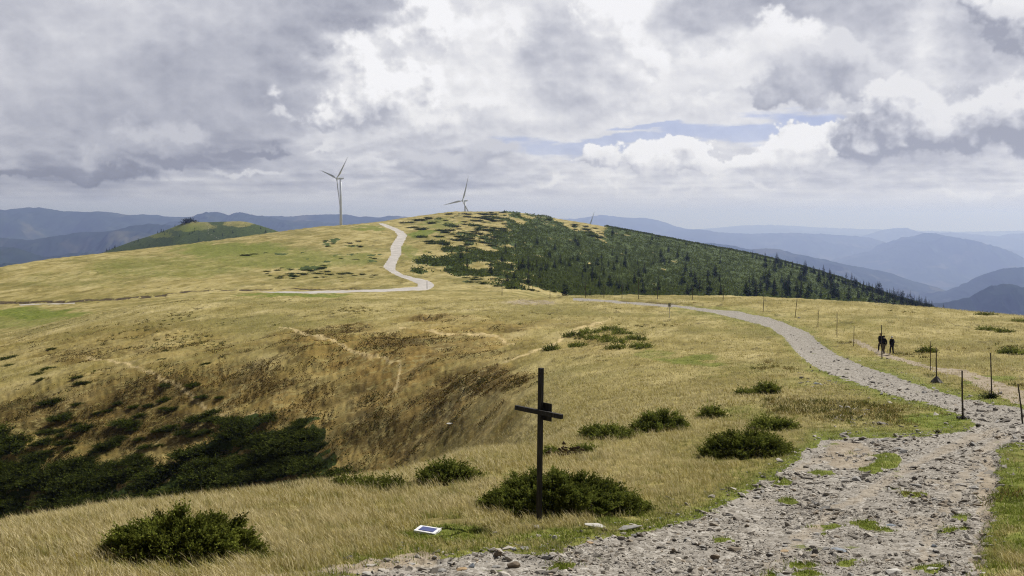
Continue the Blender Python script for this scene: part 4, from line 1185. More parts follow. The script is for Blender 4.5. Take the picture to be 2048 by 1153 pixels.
def scatter(n, sample, sdf, ymin, ymax, seed, gap):
    """ground points seen at photo pixels accepted by sdf, kept apart by gap (px)"""
    r = np.random.default_rng(seed)
    x0, x1, y0, y1 = sample
    qx = r.uniform(x0, x1, n * 30); qy = r.uniform(y0, y1, n * 30)
    ok = sdf(qx, qy, r.uniform(0, 1, n * 30))
    qx, qy = qx[ok], qy[ok]
    keep = []
    gx, gy = gap
    for a, b in zip(qx, qy):
        if all(abs(a - c) > gx or abs(b - d_) > gy for c, d_ in keep):
            keep.append((a, b))
            if len(keep) >= n: break
    k = np.array(keep)
    X, Y, Z = hit(k[:, 0], k[:, 1], ymin, ymax)
    return k, X, Y, Z


# thicket in the hollow
THK = [juniper_mesh('foliage', 2.6, 2.4, 0.9, 95, 6, 7, 0.20, 0.085, 60 + i, tone=(0.014, 0.022, 0.005), tip=(0.125, 0.150, 0.030), lob=0.6, spread=0.4) for i in range(5)]  # tips brightened as lit tops, tone darkened as shaded interior
k, X, Y, Z = scatter(125, (-20, 715, 828, 1078), lambda a, b, t: (poly_sd(THICKET, a, b) > 0) & (fbm((b * 1.0 + a * 0.45) / 26, (a - b * 0.45) / 130, 4, 0.55, 160) > -0.06 - 0.10 * (poly_sd(THICKET, a, b) > 40)), 60, 130, 5, (24, 8))
bunch('juniper_shrub', [(x, y, z, 1) for x, y, z in zip(X, Y, Z)], THK, 'dark juniper merging with its neighbours in the thicket that fills the hollow', 'shrub', 'junipers of the dark thicket in the hollow', 6, 0.75, 1.35, (0.55, 0.85), lie=0.62)
k, X, Y, Z = scatter(46, (0, 480, 790, 960), lambda a, b, t: (poly_sd(THICKET, a, b) < -4) & (b > 860 - 0.17 * a - 60 * t * t) & (fbm((b + a * 0.45) / 26, (a - b * 0.45) / 130, 4, 0.55, 161) > -0.05), 60, 135, 15, (16, 7))
bunch('juniper_shrub', [(x, y, z, 1) for x, y, z in zip(X, Y, Z)], THK, 'low dark juniper standing apart on the brown slope above the dark thicket', 'shrub', 'stray junipers above the thicket', 16, 0.35, 0.8, (0.5, 0.8), lie=0.6)
k, X, Y, Z = scatter(12, (20, 420, 690, 770), lambda a, b, t: t < 2, 100, 200, 25, (30, 8))
bunch('juniper_shrub', [(x, y, z, 1) for x, y, z in zip(X, Y, Z)], THK, 'small flat dark shrub scattered on the straw coloured shoulder left of the hollow', 'shrub', 'flat shrubs on the left shoulder', 26, 0.35, 0.8, (0.3, 0.5), lie=0.8)

# mats of scrub on the summit and on the left hill
MAT = [juniper_mesh('foliage', 3.4, 4.6, 1.0, 60, 4, 5, 0.55, 0.30, 80 + i, tone=(0.030, 0.044, 0.010), tip=(0.078, 0.100, 0.024), lob=0.4, spread=0.4) for i in range(5)]
SUMMIT = [(800, 444), (860, 430), (925, 425), (1010, 426), (1100, 438), (1210, 460), (1200, 478), (1140, 478), (1080, 470), (1010, 490), (980, 505), (900, 500), (860, 490)]
k, X, Y, Z = scatter(95, (800, 1210, 426, 505), lambda a, b, t: (poly_sd(SUMMIT, a, b) > 0) & (t < 0.25 + 0.75 * sstep(a, 880, 1010)) & (poly_sd(HILL, a, b) < 6), 500, 1050, 35, (9, 3.2))
bunch('dwarf_shrub', [(x, y, z, 1) for x, y, z in zip(X, Y, Z)], MAT, 'flat dark scrub mat on the straw coloured grass of the round summit', 'shrub', 'scrub mats on the summit', 36, 0.7, 1.7, (0.35, 0.55))
k, X, Y, Z = scatter(34, (930, 1110, 553, 586), lambda a, b, t: b < 553 + (a - 900) * 0.16 + 8, 330, 620, 45, (9, 3.5))
bunch('dwarf_shrub', [(x, y, z, 1) for x, y, z in zip(X, Y, Z)], MAT, 'flat dark scrub mat on the pale strip below the green hillside', 'shrub', 'scrub mats below the green hillside', 46, 0.4, 0.85, (0.35, 0.6))
def leftmask(a, b, t):
    m = np.zeros(a.shape)
    for e in [(690, 488, 60, 10), (720, 515, 60, 16), (690, 550, 80, 9), (600, 545, 130, 18), (530, 508, 50, 7), (590, 555, 60, 6)]:
        m = np.maximum(m, ell(*e, a, b))
    return m > t * 0.8
k, X, Y, Z = scatter(48, (430, 790, 478, 566), leftmask, 330, 760, 55, (7, 3))
bunch('dwarf_shrub', [(x, y, z, 1) for x, y, z in zip(X, Y, Z)], MAT, 'flat dark scrub mat on the grass slope left of the winding pale road', 'shrub', 'scrub mats left of the winding road', 56, 0.3, 0.8, (0.3, 0.5))


def leaf_cover(name, X, Y, Z, per, size, spread, zmax, tone, tip, seed):
    r = np.random.default_rng(seed)
    n = len(X)
    i = np.repeat(np.arange(n), per)
    off = r.normal(size=(n * per, 3)) * np.array([spread, spread, 0])
    x, y = X[i] + off[:, 0], Y[i] + off[:, 1]
    z = gz(x, np.maximum(y, 2.1)) + r.uniform(0.0, 1, n * per) ** 1.5 * zmax * r.uniform(0.3, 1, n)[i]
    d = unit(np.stack([r.normal(size=n * per) * .7, r.normal(size=n * per) * .7, r.uniform(0.3, 1.0, n * per)], -1))
    co, f = leaf_tris(np.stack([x, y, z], -1), d, size * r.uniform(.6, 1.3, n * per), size * 0.6 * r.uniform(.6, 1.3, n * per), r)
    t = r.uniform(0, 1, (n, 1))[i] * 0.6 + r.uniform(0, .4, (n * per, 1))
    c = np.repeat(np.array(tone) * (1 - t) + np.array(tip) * t, 4, 0)
    return tag(link(name, np_mesh(name, co, [f], [LEAF], {'tint': c}, smooth=False)), kind='stuff')


# the unbroken scrub over the green hillside
_r = np.random.default_rng(77)
qx = _r.uniform(830, 2000, 30000); qy = _r.uniform(424, 650, 30000)
X, Y, Z = hit(qx, qy, 335, 1040)
ok = (grid_at(cover, X, Y) > 0.55)
X, Y, Z = X[ok], Y[ok], Z[ok]
lump = fbm(X * 0.06, Y * 0.05, 4, 0.55, 78)
leaf_cover('scrub_cover', X, Y, Z, 9, 1.0, 1.1, 1.1, (0.050, 0.066, 0.015), (0.122, 0.150, 0.034), 79)
qx = _r.uniform(-30, 720, 2200); qy = _r.uniform(826, 1078, 2200)
ok = poly_sd(THICKET, qx, qy) > -8
ok &= fbm((qy + qx * 0.45) / 26, (qx - qy * 0.45) / 130, 4, 0.55, 160) > -0.12
X, Y, Z = hit(qx[ok], qy[ok], 60, 130)
leaf_cover('scrub_undergrowth', X, Y, Z, 5, 0.20, 0.5, 0.25, (0.022, 0.028, 0.008), (0.070, 0.070, 0.018), 80)


# ------------------------------------------------------------------ spruces
def spruce_meshes(h, seed, wide=0.20):
    r = np.random.default_rng(seed)
    base, dr, ln, wd, tn = [], [], [], [], []
    whorls = int(11 + r.integers(0, 4))
    for k in range(whorls):
        t = k / (whorls - 1)
        z = h * (0.06 + 0.92 * t)
        reach = h * wide * (1 - t) ** 0.85 * r.uniform(0.75, 1.15) + 0.10
        nb = int(6 + 4 * (1 - t))
        a0 = r.uniform(0, 6.28)
        for j in range(nb):
            if r.random() < 0.10: continue
            a = a0 + j * 2 * np.pi / nb + r.normal() * 0.2
            L = reach * r.uniform(0.7, 1.15)
            D = np.array([np.cos(a), np.sin(a), -0.30 + 0.55 * t])
            for q in range(5):
                u = (q + 0.3) / 5
                b = np.array([0, 0, z]) + D * L * u * 0.8
                dv = D + r.normal(size=3) * 0.35
                base.append(b); dr.append(dv / np.linalg.norm(dv)); ln.append(L * 0.42 + 0.15); wd.append(L * 0.26 + 0.10)
                tn.append(0.7 + 0.6 * u * r.uniform(.6, 1.3))
    base = np.array(base); dr = np.array(dr)
    co, f = leaf_tris(base, dr, np.array(ln), np.array(wd), r)
    c = np.array((0.020, 0.034, 0.013))[None] * np.array(tn)[:, None]
    crown = np_mesh('crown', co, [f], [NEEDLE], {'tint': np.repeat(c, 4, 0)}, smooth=False)
    G = Geo().tube([(0, 0, -0.6), (0, 0, h * .3), (0, 0, h * 0.97)], [h * .022, h * .016, 0.02], 6)
    trunk = G.mesh('trunk', [WOODY])
    return crown, trunk


SPR = [spruce_meshes(8.0, 100 + i, w) for i, w in enumerate((0.20, 0.24, 0.17, 0.28, 0.22, 0.19))]


def spruce(x, y, z, h, i, label, group, parts):
    crown, trunk = SPR[i % len(SPR)]
    k = h / 8.0
    rz_ = random.uniform(0, 6.28)
    if parts:
        e = bpy.data.objects.new('spruce_tree', None); C.objects.link(e)
        e.location = (x, y, z - 0.3); e.rotation_euler = (0, 0, rz_); e.scale = (k * random.uniform(.9, 1.2), k * random.uniform(.9, 1.2), k)
        link('crown', crown, e); link('trunk', trunk, e)
    else:
        e = link('spruce_tree', crown, None, (x, y, z - 0.3), (0, 0, rz_), (k, k, k))
    return tag(e, label, 'tree', group)


def skyrow(px):
    return np.interp(px, [850, 920, 1000, 1100, 1180, 1240, 1400, 1500, 1600, 1700, 1800, 1880], [431, 424, 424, 436, 449, 460, 491, 510, 535, 565, 598, 622])


def spruce_density(a, b, t):
    sky = skyrow(a)
    foot_ = np.interp(a, [850, 1100, 1150, 1700, 1900], [540, 585, 596, 608, 640])
    dep = (b - sky) / np.maximum(foot_ - sky, 6)
    cl = sstep(fbm(a / 70, b / 30, 3, 0.5, 120), -0.10, 0.30)
    d = 0.06 + 0.55 * cl * sstep(dep, 0.05, 0.5) * sstep(a, 900, 1250)
    d = d + 1.0 * sstep(a, 1480, 1680) * (0.35 + 0.65 * sstep(fbm(a / 40, b / 20, 3, .5, 121), -.2, .2))
    d = d * sstep(a, 850, 960) * (dep < 1.03) * (b > sky + 2)
    d = d * np.where((a < 1180) & (b < 485), 0.10, 1)
    return t < d


k, X, Y, Z = scatter(225, (850, 1900, 440, 640), spruce_density, 335, 1045, 65, (5.5, 3.0))
hs = np.random.default_rng(66)
for i in range(len(X)):
    big = 0.75 + 0.35 * float(sstep(k[i, 0], 1100, 1700))
    h = hs.uniform(4.6, 9.2) * big
    spruce(X[i], Y[i], Z[i], h, i, 'dark spruce growing out of the green scrub on the right hillside', 'spruces on the green hillside', True)
# the row that breaks the skyline down the right flank
for i, px in enumerate([1505, 1513, 1556, 1563, 1578, 1585, 1612, 1621, 1638, 1655, 1661, 1668, 1684, 1690, 1703, 1712, 1720, 1727, 1737, 1744, 1751, 1759, 1766, 1774, 1783, 1790, 1797, 1805, 1812, 1820, 1828, 1838, 1848, 1858, 1520, 1530, 1540, 1571, 1594, 1603, 1630, 1646, 1677, 1697, 1733, 1755, 1763, 1779, 1787, 1801, 1816, 1824, 1833, 1843, 1276, 1312, 1317, 1372, 1394, 1410, 1440]):
    p = at(px, float(skyrow(px)) + 5, 600, 1045)
    big = 9.5 if px > 1700 else 7.0
    spruce(p.x, p.y, p.z, big * random.uniform(0.62, 1.1) * (0.6 if px < 1450 else 1), i, 'dark spruce standing on the skyline down the right flank of the green hill', 'spruces along the right skyline', True)


# ------------------------------------------------------------------ hill in the left distance
def far_hill():
    sky = [(150, 530), (200, 508), (226, 497), (240, 492), (270, 481), (300, 472), (330, 461), (350, 453), (372, 444), (386, 442), (400, 444), (420, 444), (450, 443), (478, 442), (495, 444), (520, 451), (545, 459), (570, 468), (610, 484), (680, 505), (760, 530)]
    p = np.array(sky, float)
    nu, Y0 = 300, 1650.0
    px = np.linspace(p[0, 0], p[-1, 0], nu)
    py = np.convolve(np.pad(np.interp(px, p[:, 0], p[:, 1]), 3, 'edge'), np.hanning(9)[1:-1] / np.hanning(9).sum(), 'valid')
    ux, uz = ray(px, py)
    s = np.linspace(-1, 1, 150)
    crest = uz * Y0
    zb = -170
    Yg = Y0 + s[:, None] * 300 + 0 * px[None]
    X = (ux * Y0)[None] + 0 * s[:, None]
    w = 1 - np.abs(s)
    w = (w * w * (3 - 2 * w)) * 0.5 + w * 0.5
    Z = zb + (crest - zb)[None] * w[:, None]
    Z = Z + fbm(X / 60, Yg / 60, 4, 0.5, 131) * 5 * (1 - w[:, None])
    sx, sy = project(X, Yg, Z)
    jx = sx + fbm(X / 25, Yg / 25, 4, 0.55, 132) * 14; jy = sy + fbm(X / 25, Yg / 25, 4, 0.55, 133) * 8
    cov = np.clip(0.92 - ell(370, 452, 70, 16, jx, jy) * 1.3 - ell(480, 446, 40, 9, jx, jy) * 2.2 - ell(320, 470, 40, 10, jx, jy) - ell(420, 455, 60, 9, jx, jy) * .5, 0, 1)
    gr = np.clip(0.55 + ell(350, 462, 90, 20, jx, jy), 0, 1)
    pth = line_mask([(411, 444), (413, 449), (418, 455), (416, 462), (417, 468), (428, 472), (437, 478)], 1.3, sx, sy, 1.0)
    idx = np.arange(X.size).reshape(X.shape)
    q = np.stack([idx[:-1, :-1], idx[:-1, 1:], idx[1:, 1:], idx[1:, :-1]], -1).reshape(-1, 4)
    z0 = np.zeros(X.size)
    me = np_mesh('far_hill', np.stack([X, Yg, Z], -1).reshape(-1, 3), [q], [GROUND],
                 {'road': z0, 'far_road': pth.ravel() * 0.55, 'dirt': z0, 'green': gr.ravel(), 'brown': z0, 'cover': cov.ravel(), 'trail': z0, 'bank': z0})
    tag(link('hill', me), kind='structure')
    def hz(px_, dy):
        yy = np.interp(px_, px, py) + dy
        f = dy * 3.2
        Yt = Y0 - f
        u_ = ray(px_, yy)[0]
        j = np.interp(Yt, Yg[:, 0], np.arange(len(s)))
        i_ = np.interp(u_ * Y0, X[0], np.arange(nu))
        return u_ * Y0, Yt, Z[int(j), int(i_)]
    r = np.random.default_rng(140)
    for i in range(46):
        a = 215 + 140 * r.random() ** 1.3
        x, y, z = hz(a, r.uniform(0, 1) ** 1.4 * 24)
        spruce(x, y, z, r.uniform(3, 6.5), i, 'tiny dark spruce on the left flank of the distant hill', 'spruces on the distant left hill', False)
    for i in range(22):
        a = 360 + 190 * r.random()
        x, y, z = hz(a, r.uniform(0.5, 22))
        spruce(x, y, z, r.uniform(3, 6.5), i, 'tiny dark spruce on the right half of the distant hill beyond its path', 'spruces on the right of the distant hill', False)
    # dark clump on its top
    x, y, z = hz(379, 1)
    o = link('rock_outcrop', juniper_mesh('foliage', 19, 10, 4.6, 60, 5, 5, 1.6, 0.9, 141, tone=(0.02, 0.026, 0.014), tip=(0.035, 0.045, 0.02), lob=.5), None, (x, y, z - 0.6))
    o.name = 'scrub_clump'
    tag(o, 'dark clump of scrub crowning the distant hill on the left', 'shrub')


far_hill()


# ------------------------------------------------------------------ grass
def grass():
    r = np.random.default_rng(200)
    def blades(name, n, y0, y1, per, hmin, hmax, wid, spread, seed, lean=0.35, gapy=1.0):
        r = np.random.default_rng(seed)
        u = r.uniform(-0.52, 0.52, n); y = np.exp(r.uniform(math.log(y0), math.log(y1), n))
        x = u * y
        rd = grid_at(road, x, y); dt = grid_at(dirt, x, y); gr = grid_at(green, x, y); cv = grid_at(cover, x, y); br = grid_at(brown, x, y); tr = grid_at(trail, x, y)
        thick = fbm(x * 0.9, y * 0.9, 4, 0.55, 201)
        keep = (r.uniform(0, 1, n) < 0.62 + thick * 1.1) & (r.uniform(0, 1, n) > np.maximum(rd * 1.3, dt * 0.9)) & (cv < 0.4) & (tr < .5) & (r.uniform(0, 1, n) > np.clip(br * 1.15, 0, 0.9))
        pxx, pyy = project(x, y, gz(x, y))
        x, y, gr, br, thick = x[keep], y[keep], gr[keep], br[keep], thick[keep]
        n = len(x)
        tuft = fbm(x * 2.2, y * 2.2, 3, 0.5, 202, True)
        patch = fbm(x * 0.28, y * 0.20, 4, 0.55, 203)
        gmix = np.clip(gr * 1.5 + sstep(-thick, 0.02, 0.35) * 0.75 - 0.18 + r.normal(size=n) * 0.15, 0, 1)
        H = r.uniform(hmin, hmax, n) * (0.50 + 1.05 * np.clip(tuft + .35, 0, 1)) * (1 - 0.62 * np.clip(gr * 1.4, 0, 1)) * (1 - 0.35 * br) * np.clip(y / 90, 1, 1.7)
        i = np.repeat(np.arange(n), per)
        N = len(i)
        bx = x[i] + r.normal(size=N) * spread; by = y[i] + r.normal(size=N) * spread
        bz = gz(bx, by) - 0.01
        a = r.uniform(0, 6.28, N)
        ln = H[i] * r.uniform(0.55, 1.2, N)
        le = np.abs(r.normal(size=N)) * lean + 0.08
        wind = fbm(x * 0.7, y * 0.7, 3, 0.5, 204)[i] * 2.2 + 2.9
        dx = np.cos(a) * le + 0.26 * np.cos(wind); dy = np.sin(a) * le + 0.26 * np.sin(wind)
        D = unit(np.stack([dx, dy, np.ones(N)], -1))
        D2 = unit(np.stack([dx * 2.6, dy * 2.6, np.ones(N) * 0.75], -1))
        s_ = np.stack([-np.sin(a), np.cos(a), np.zeros(N)], -1) * (wid * r.uniform(.7, 1.3, N))[:, None]
        B = np.stack([bx, by, bz], -1)
        M = B + D * (ln * 0.58)[:, None]
        T = M + D2 * (ln * 0.48)[:, None]
        co = np.stack([B - s_ * .5, B + s_ * .5, M + s_ * .42, M - s_ * .42, T], 1).reshape(-1, 3)
        o5 = np.arange(N)[:, None] * 5
        q = o5 + np.array([[0, 1, 2, 3]]); t3 = o5 + np.array([[3, 2, 4]])
        straw = np.array([0.46, 0.388, 0.182]); gold = np.array([0.32, 0.264, 0.078]); pale = np.array([0.63, 0.55, 0.335]); grn = np.array([0.150, 0.185, 0.030]); oliv = np.array([0.26, 0.23, 0.06]); rust = np.array([0.24, 0.145, 0.035])
        p = np.clip(patch[i] * 1.6 + 0.5 + r.normal(size=N) * 0.18, 0, 1)[:, None]
        c = gold * (1 - p) + straw * p
        pp = (r.uniform(0, 1, N) < 0.48)[:, None]
        c = np.where(pp, pale, c)
        gm = gmix[i][:, None] * (r.uniform(0, 1, (N, 1)) < 0.92)
        gc = oliv * (1 - gm) + grn * gm
        c = c * (1 - gm) + gc * gm
        bm = np.clip(br[i] * 0.8, 0, 1)[:, None] * (r.uniform(0, 1, (N, 1)) < 0.7)
        c = c * (1 - bm) + rust * bm
        c = c * r.uniform(0.72, 1.2, (N, 1)) * (0.82 + 0.4 * np.clip(tuft[i] + .4, 0, 1))[:, None]
        c5 = np.repeat(c[:, None], 5, 1)
        root = np.array([0.80, 0.86, 0.70])        # stems are greener at the foot
        c5[:, 0] *= root; c5[:, 1] *= root
        me = np_mesh(name, co, [q, t3], [GRASS], {'tint': c5.reshape(-1, 3)}, smooth=False)
        tag(link(name, me), kind='stuff')
    blades('grass', 72000, 14.5, 46, 9, 0.13, 0.29, 0.011, 0.075, 210)
    blades('meadow_grass', 78000, 46, 225, 7, 0.11, 0.24, 0.026, 0.20, 211)


grass()


def tussocks():
    r = np.random.default_rng(230)
    n = 26000
    u = r.uniform(-0.5, 0.5, n); y = np.exp(r.uniform(math.log(24), math.log(225), n)); x = u * y
    z = gz(x, y)
    sx, sy = project(x, y, z)
    pt = fbm(x * 0.10, y * 0.06, 4, 0.6, 231)
    zone = np.zeros(n)
    for e in [(1680, 820, 260, 70, .72), (1500, 745, 160, 40, .6), (1250, 690, 220, 50, .4), (900, 640, 300, 30, .55), (250, 690, 400, 60, .55), (350, 640, 420, 40, .5), (700, 620, 300, 24, .45), (1900, 690, 220, 50, .35), (1300, 930, 200, 40, .5), (950, 1010, 300, 40, .3), (300, 1100, 300, 40, .4)]:
        zone = np.maximum(zone, ell(*e[:4], sx, sy) * e[4])
    k = (zone * 0.9 + pt * 1.1 + r.normal(size=n) * .08 > 0.52) & (grid_at(road, x, y) < .2) & (grid_at(foot, x, y) < .2) & (grid_at(cover, x, y) < .3)
    x, y, z, pt = x[k], y[k], z[k], pt[k]
    n = len(x)
    per = 16
    i = np.repeat(np.arange(n), per); N = len(i)
    s = (0.16 + 0.10 * r.random(n))[i]
    bx, by = x[i] + r.normal(size=N) * s * .7, y[i] + r.normal(size=N) * s * .7
    d = unit(np.stack([r.normal(size=N) * .6, r.normal(size=N) * .6, r.uniform(.5, 1.2, N)], -1))
    co, f = leaf_tris(np.stack([bx, by, gz(bx, by) - .01], -1), d, s * r.uniform(.7, 1.4, N), s * .16 * np.clip(y[i] / 60, .6, 2), r)
    pal = np.array([[0.095, 0.105, 0.025], [0.15, 0.13, 0.038], [0.20, 0.155, 0.05], [0.075, 0.080, 0.02]])
    c = pal[r.integers(0, 4, n)][i] * r.uniform(.7, 1.3, (N, 1))
    tag(link('tussocks', np_mesh('tussocks', co, [f], [GRASS], {'tint': np.repeat(c, 4, 0)}, smooth=False)), kind='stuff')


tussocks()


# ------------------------------------------------------------------ stones
def stone_material(name, stops, tint=None):
    m, g, b = material(name, 0.85, 0.25)
    t = g.attr('tint')['Color']
    P = g.n('ShaderNodeTexCoord').outputs['Object']
    n = g.noise(P, 7, 6, 0.7)
    col = g.ramp(n, stops)
    g.set(b.inputs['Base Color'], g.v('MULTIPLY', col, t) if tint else col)
    bp = g.n('ShaderNodeBump')
    bp.inputs['Strength'].default_value = 0.35; bp.inputs['Distance'].default_value = 0.02
    g.set(bp.inputs['Height'], g.noise(P, 26, 5, 0.7))
    g.t.links.new(bp.outputs[0], b.inputs['Normal'])
    return m


ST_GREY = stone_material('grey slate', [(0.3, (0.20, 0.19, 0.18)), (0.6, (0.34, 0.33, 0.31)), (0.75, (0.42, 0.41, 0.39))])
ST_PALE = stone_material('pale stone', [(0.3, (0.40, 0.38, 0.34)), (0.6, (0.56, 0.54, 0.50)), (0.75, (0.62, 0.60, 0.57))])
ST_DARK = stone_material('dark slate', [(0.3, (0.075, 0.07, 0.065)), (0.6, (0.14, 0.13, 0.12)), (0.75, (0.22, 0.21, 0.19))])
ST_BROWN = stone_material('brown stone', [(0.3, (0.10, 0.075, 0.05)), (0.6, (0.20, 0.155, 0.11)), (0.75, (0.30, 0.25, 0.19))])
ST_RUST = stone_material('rusty stone', [(0.3, (0.26, 0.18, 0.10)), (0.6, (0.42, 0.30, 0.17)), (0.75, (0.50, 0.40, 0.27))])
ST_BLUE = stone_material('blue grey slate', [(0.3, (0.15, 0.17, 0.20)), (0.6, (0.27, 0.30, 0.34)), (0.75, (0.40, 0.42, 0.45))])
ST_MIX = stone_material('road stones', [(0.3, (0.75, 0.75, 0.75)), (0.7, (1.1, 1.1, 1.1))], tint=True)


def rock_bm(seed, n=16, flat=1.0, bevel=0.06):
    r = np.random.default_rng(seed)
    p = r.normal(size=(n, 3)); p /= np.linalg.norm(p, axis=1)[:, None]
    p *= r.uniform(0.8, 1.0, (n, 1))
    p *= np.array([0.5, 0.5, 0.5])
    # cleaved faces above and below, as slate breaks
    p[:, 2] = np.clip(p[:, 2] + p[:, 0] * 0.08, -0.40, 0.36)
    bm = bmesh.new()
    for q in p: bm.verts.new(q)
    res = bmesh.ops.convex_hull(bm, input=bm.verts)
    bmesh.ops.delete(bm, geom=[v for v in bm.verts if not v.link_faces], context='VERTS')
    if bevel:
        bmesh.ops.bevel(bm, geom=bm.edges[:], offset=bevel * 0.35, segments=1, affect='EDGES', profile=0.6)
    return bm


ROCK_ME = []
for i in range(8):
    bm = rock_bm(300 + i, 15 + i % 4)
    me = bpy.data.meshes.new('rock'); bm.to_mesh(me); bm.free()
    ROCK_ME.append(me)


def rock(px, py, wpx, hpx, mat, label, i, deep=1.0, tilt=0.0, name='rock', group=None, ymin=14):
    p = at(px, py, ymin, 236)
    k = p.y / FPX
    me = ROCK_ME[i % len(ROCK_ME)].copy()
    me.materials.clear(); me.materials.append(mat)
    w = wpx * k * 1.12
    h = max(hpx * k * 1.15, 0.03)
    d = w * deep
    # the near half of a flat stone also fills picture height
    y = p.y + d * 0.3
    x = p.x * y / p.y
    hh = max(h - d * 0.26, h * 0.45)
    o = link(name, me, None, (x, y, gz(x, y) + hh * 0.22 + (0.05 if wpx > 40 and py < 1080 else 0)), (tilt * .5, tilt, random.uniform(-.5, .5)), (w, d, hh * 1.5))
    return tag(o, label, 'rock', group)


ROCKS = [
    (696, 1120, 28, 14, 'D', 'dark flat boulder lying at the dry grass edge, far left end of the stony road', .8),
    (997, 1114, 20, 18, 'B', 'pointed dark brown rock standing up at the stony road edge left of the cross', .8),
    (1027, 1136, 30, 18, 'B', 'blocky brown boulder, biggest of the stones heaped below the cross', .8),
    (992, 1136, 24, 10, 'G', 'grey rock squeezed between the pointed brown rock and the blocky boulder', .9),
    (1014, 1119, 21, 11, 'G', 'pale grey rock right of the pointed brown rock', .9),
    (1096, 1119, 32, 11, 'G', 'broad flat grey slab on the road edge below the cross', .8),
    (1109, 1080, 14, 12, 'P', 'upright pale stone alone on the green turf right of the cross foot', .7),
    (1085, 1097, 18, 8, 'P', 'light square stone in the green turf above the broad flat slab', .8),
    (1051, 1099, 25, 8, 'G', 'long grey stone on the green turf left of the light square stone', .8),
    (1029, 1101, 18, 8, 'G', 'small flat grey stone at the left end of the stones on the turf', .8),
    (1190, 1059, 48, 11, 'P', 'long pale slab half sunk in the turf, left one of the two slabs', .6),
    (1210, 1064, 13, 11, 'B', 'small grey boulder propped against the right end of the pale sunken slab', .9),
    (1258, 1064, 62, 14, 'G', 'widest grey slab lying in bright green turf at the road edge', .55),
    (1178, 1088, 20, 8, 'R', 'orange tinted flat stone at the upper edge of the stony road', .9),
    (1163, 1077, 14, 5, 'G', 'thin grey flake on the turf between the pale slab and the upright stone', .8),
    (923, 1142, 27, 10, 'R', 'rusty flat stone near the bottom edge, left of the stone heap', .9),
    (943, 1136, 16, 13, 'L', 'tilted blue grey slate leaning beside the rusty flat stone', .6),
    (884, 1145, 30, 13, 'G', 'grey slab stack stone at the bottom edge, left of the rusty flat stone', .9),
    (735, 1152, 22, 10, 'P', 'pale rounded stone in the brown dirt at the bottom edge', .9),
    (1094, 1148, 24, 8, 'D', 'dark flat stone at the bottom edge under the broad grey slab', .9),
    (870, 1118, 12, 7, 'G', 'small grey stone beside the left most turf tongue of the road', .9),
    (1430, 1120, 23, 15, 'B', 'dark brown cube shaped boulder in the middle of the stony road', .9),
    (1630, 1110, 15, 15, 'D', 'dark upright wedge of slate standing in the stony road', .7),
    (1678, 1103, 40, 10, 'L', 'long blue grey slab lying behind a little green tuft on the road', .6),
    (1594, 1082, 25, 6, 'D', 'thin dark bar of slate lying flat across the road', .5),
    (1783, 1053, 22, 8, 'L', 'smooth blue grey stone beside the small turf island on the road', .8),
    (1568, 1105, 21, 8, 'R', 'tan flat stone left of the dark wedge of slate', .9),
    (1868, 1095, 13, 9, 'L', 'squarish grey blue stone on the right half of the road', .9),
    (1461, 1032, 22, 8, 'D', 'flat dark stone where the green verge meets the road left side', .8),
    (1355, 1034, 11, 10, 'P', 'round white stone on the green verge left of the road', .9),
    (1320, 1038, 14, 5, 'L', 'bluish white flat stone on the green verge beside the round white one', .8),
    (1787, 1150, 42, 16, 'P', 'largest pale slab at the bottom edge of the road on the right', .7),
    (1903, 1031, 14, 7, 'D', 'dark stone on the brown earth near the right verge', .9),
    (1494, 1055, 11, 9, 'B', 'small rusty brown rock just inside the left road edge', .9),
    (1990, 1084, 11, 8, 'L', 'grey stone on the grass of the right verge', .9),
    (2007, 1085, 11, 5, 'P', 'flat whitish stone beside the grey one on the right verge', .9),
    (1864, 1140, 30, 9, 'P', 'pale flat slab on the right side of the road near the bottom', .7),
    (1833, 973, 38, 8, 'G', 'low grey slab showing in the upper half of the wide road', .5),
    (1872, 972, 20, 6, 'P', 'pale slab to the right of the low grey slab in the upper road', .6),
    (1920, 970, 22, 5, 'G', 'faint grey slab farthest right of the three in the upper road', .6),
    (1763, 790, 8, 8, 'P', 'white pointed stone on the left edge of the upper road bend', .8),
    (1632, 769, 17, 6, 'L', 'light slab on top of the rock rubble by the upper road', .7),
    (1712, 818, 14, 4, 'G', 'flat grey slab on the meadow beside the road, below the white pointed stone', .8),
    (1746, 888, 9, 8, 'P', 'pale upright stone at the top left corner of the wide road', .8),
    (1796, 880, 12, 6, 'D', 'dark stone on the turf edge at the top of the wide road', .9),
    (1598, 637, 7, 4, 'P', 'white stone at the foot of a marker post beyond the upper road', .9),
    (903, 850, 22, 4, 'P', 'flat whitish rock alone on the brown slope left of the cross', .6),
    (1067, 1046, 12, 6, 'D', 'dark little stone on the grass just left of the cross foot', .9),
    (1868, 745, 11, 3, 'P', 'thin white slab lying beside the thin post behind the hikers path', .4),
    (2032, 884, 24, 6, 'D', 'dark flat stone where the right verge begins', .8),
]
RM = {'D': ST_DARK, 'B': ST_BROWN, 'G': ST_GREY, 'P': ST_PALE, 'R': ST_RUST, 'L': ST_BLUE}
for i, (px, py, w, h, c, lb, deep) in enumerate(ROCKS):
    rock(px, py, w, h, RM[c], lb, i, deep, random.uniform(-.12, .12), ymin=60 if (px, py) == (903, 850) else 14)


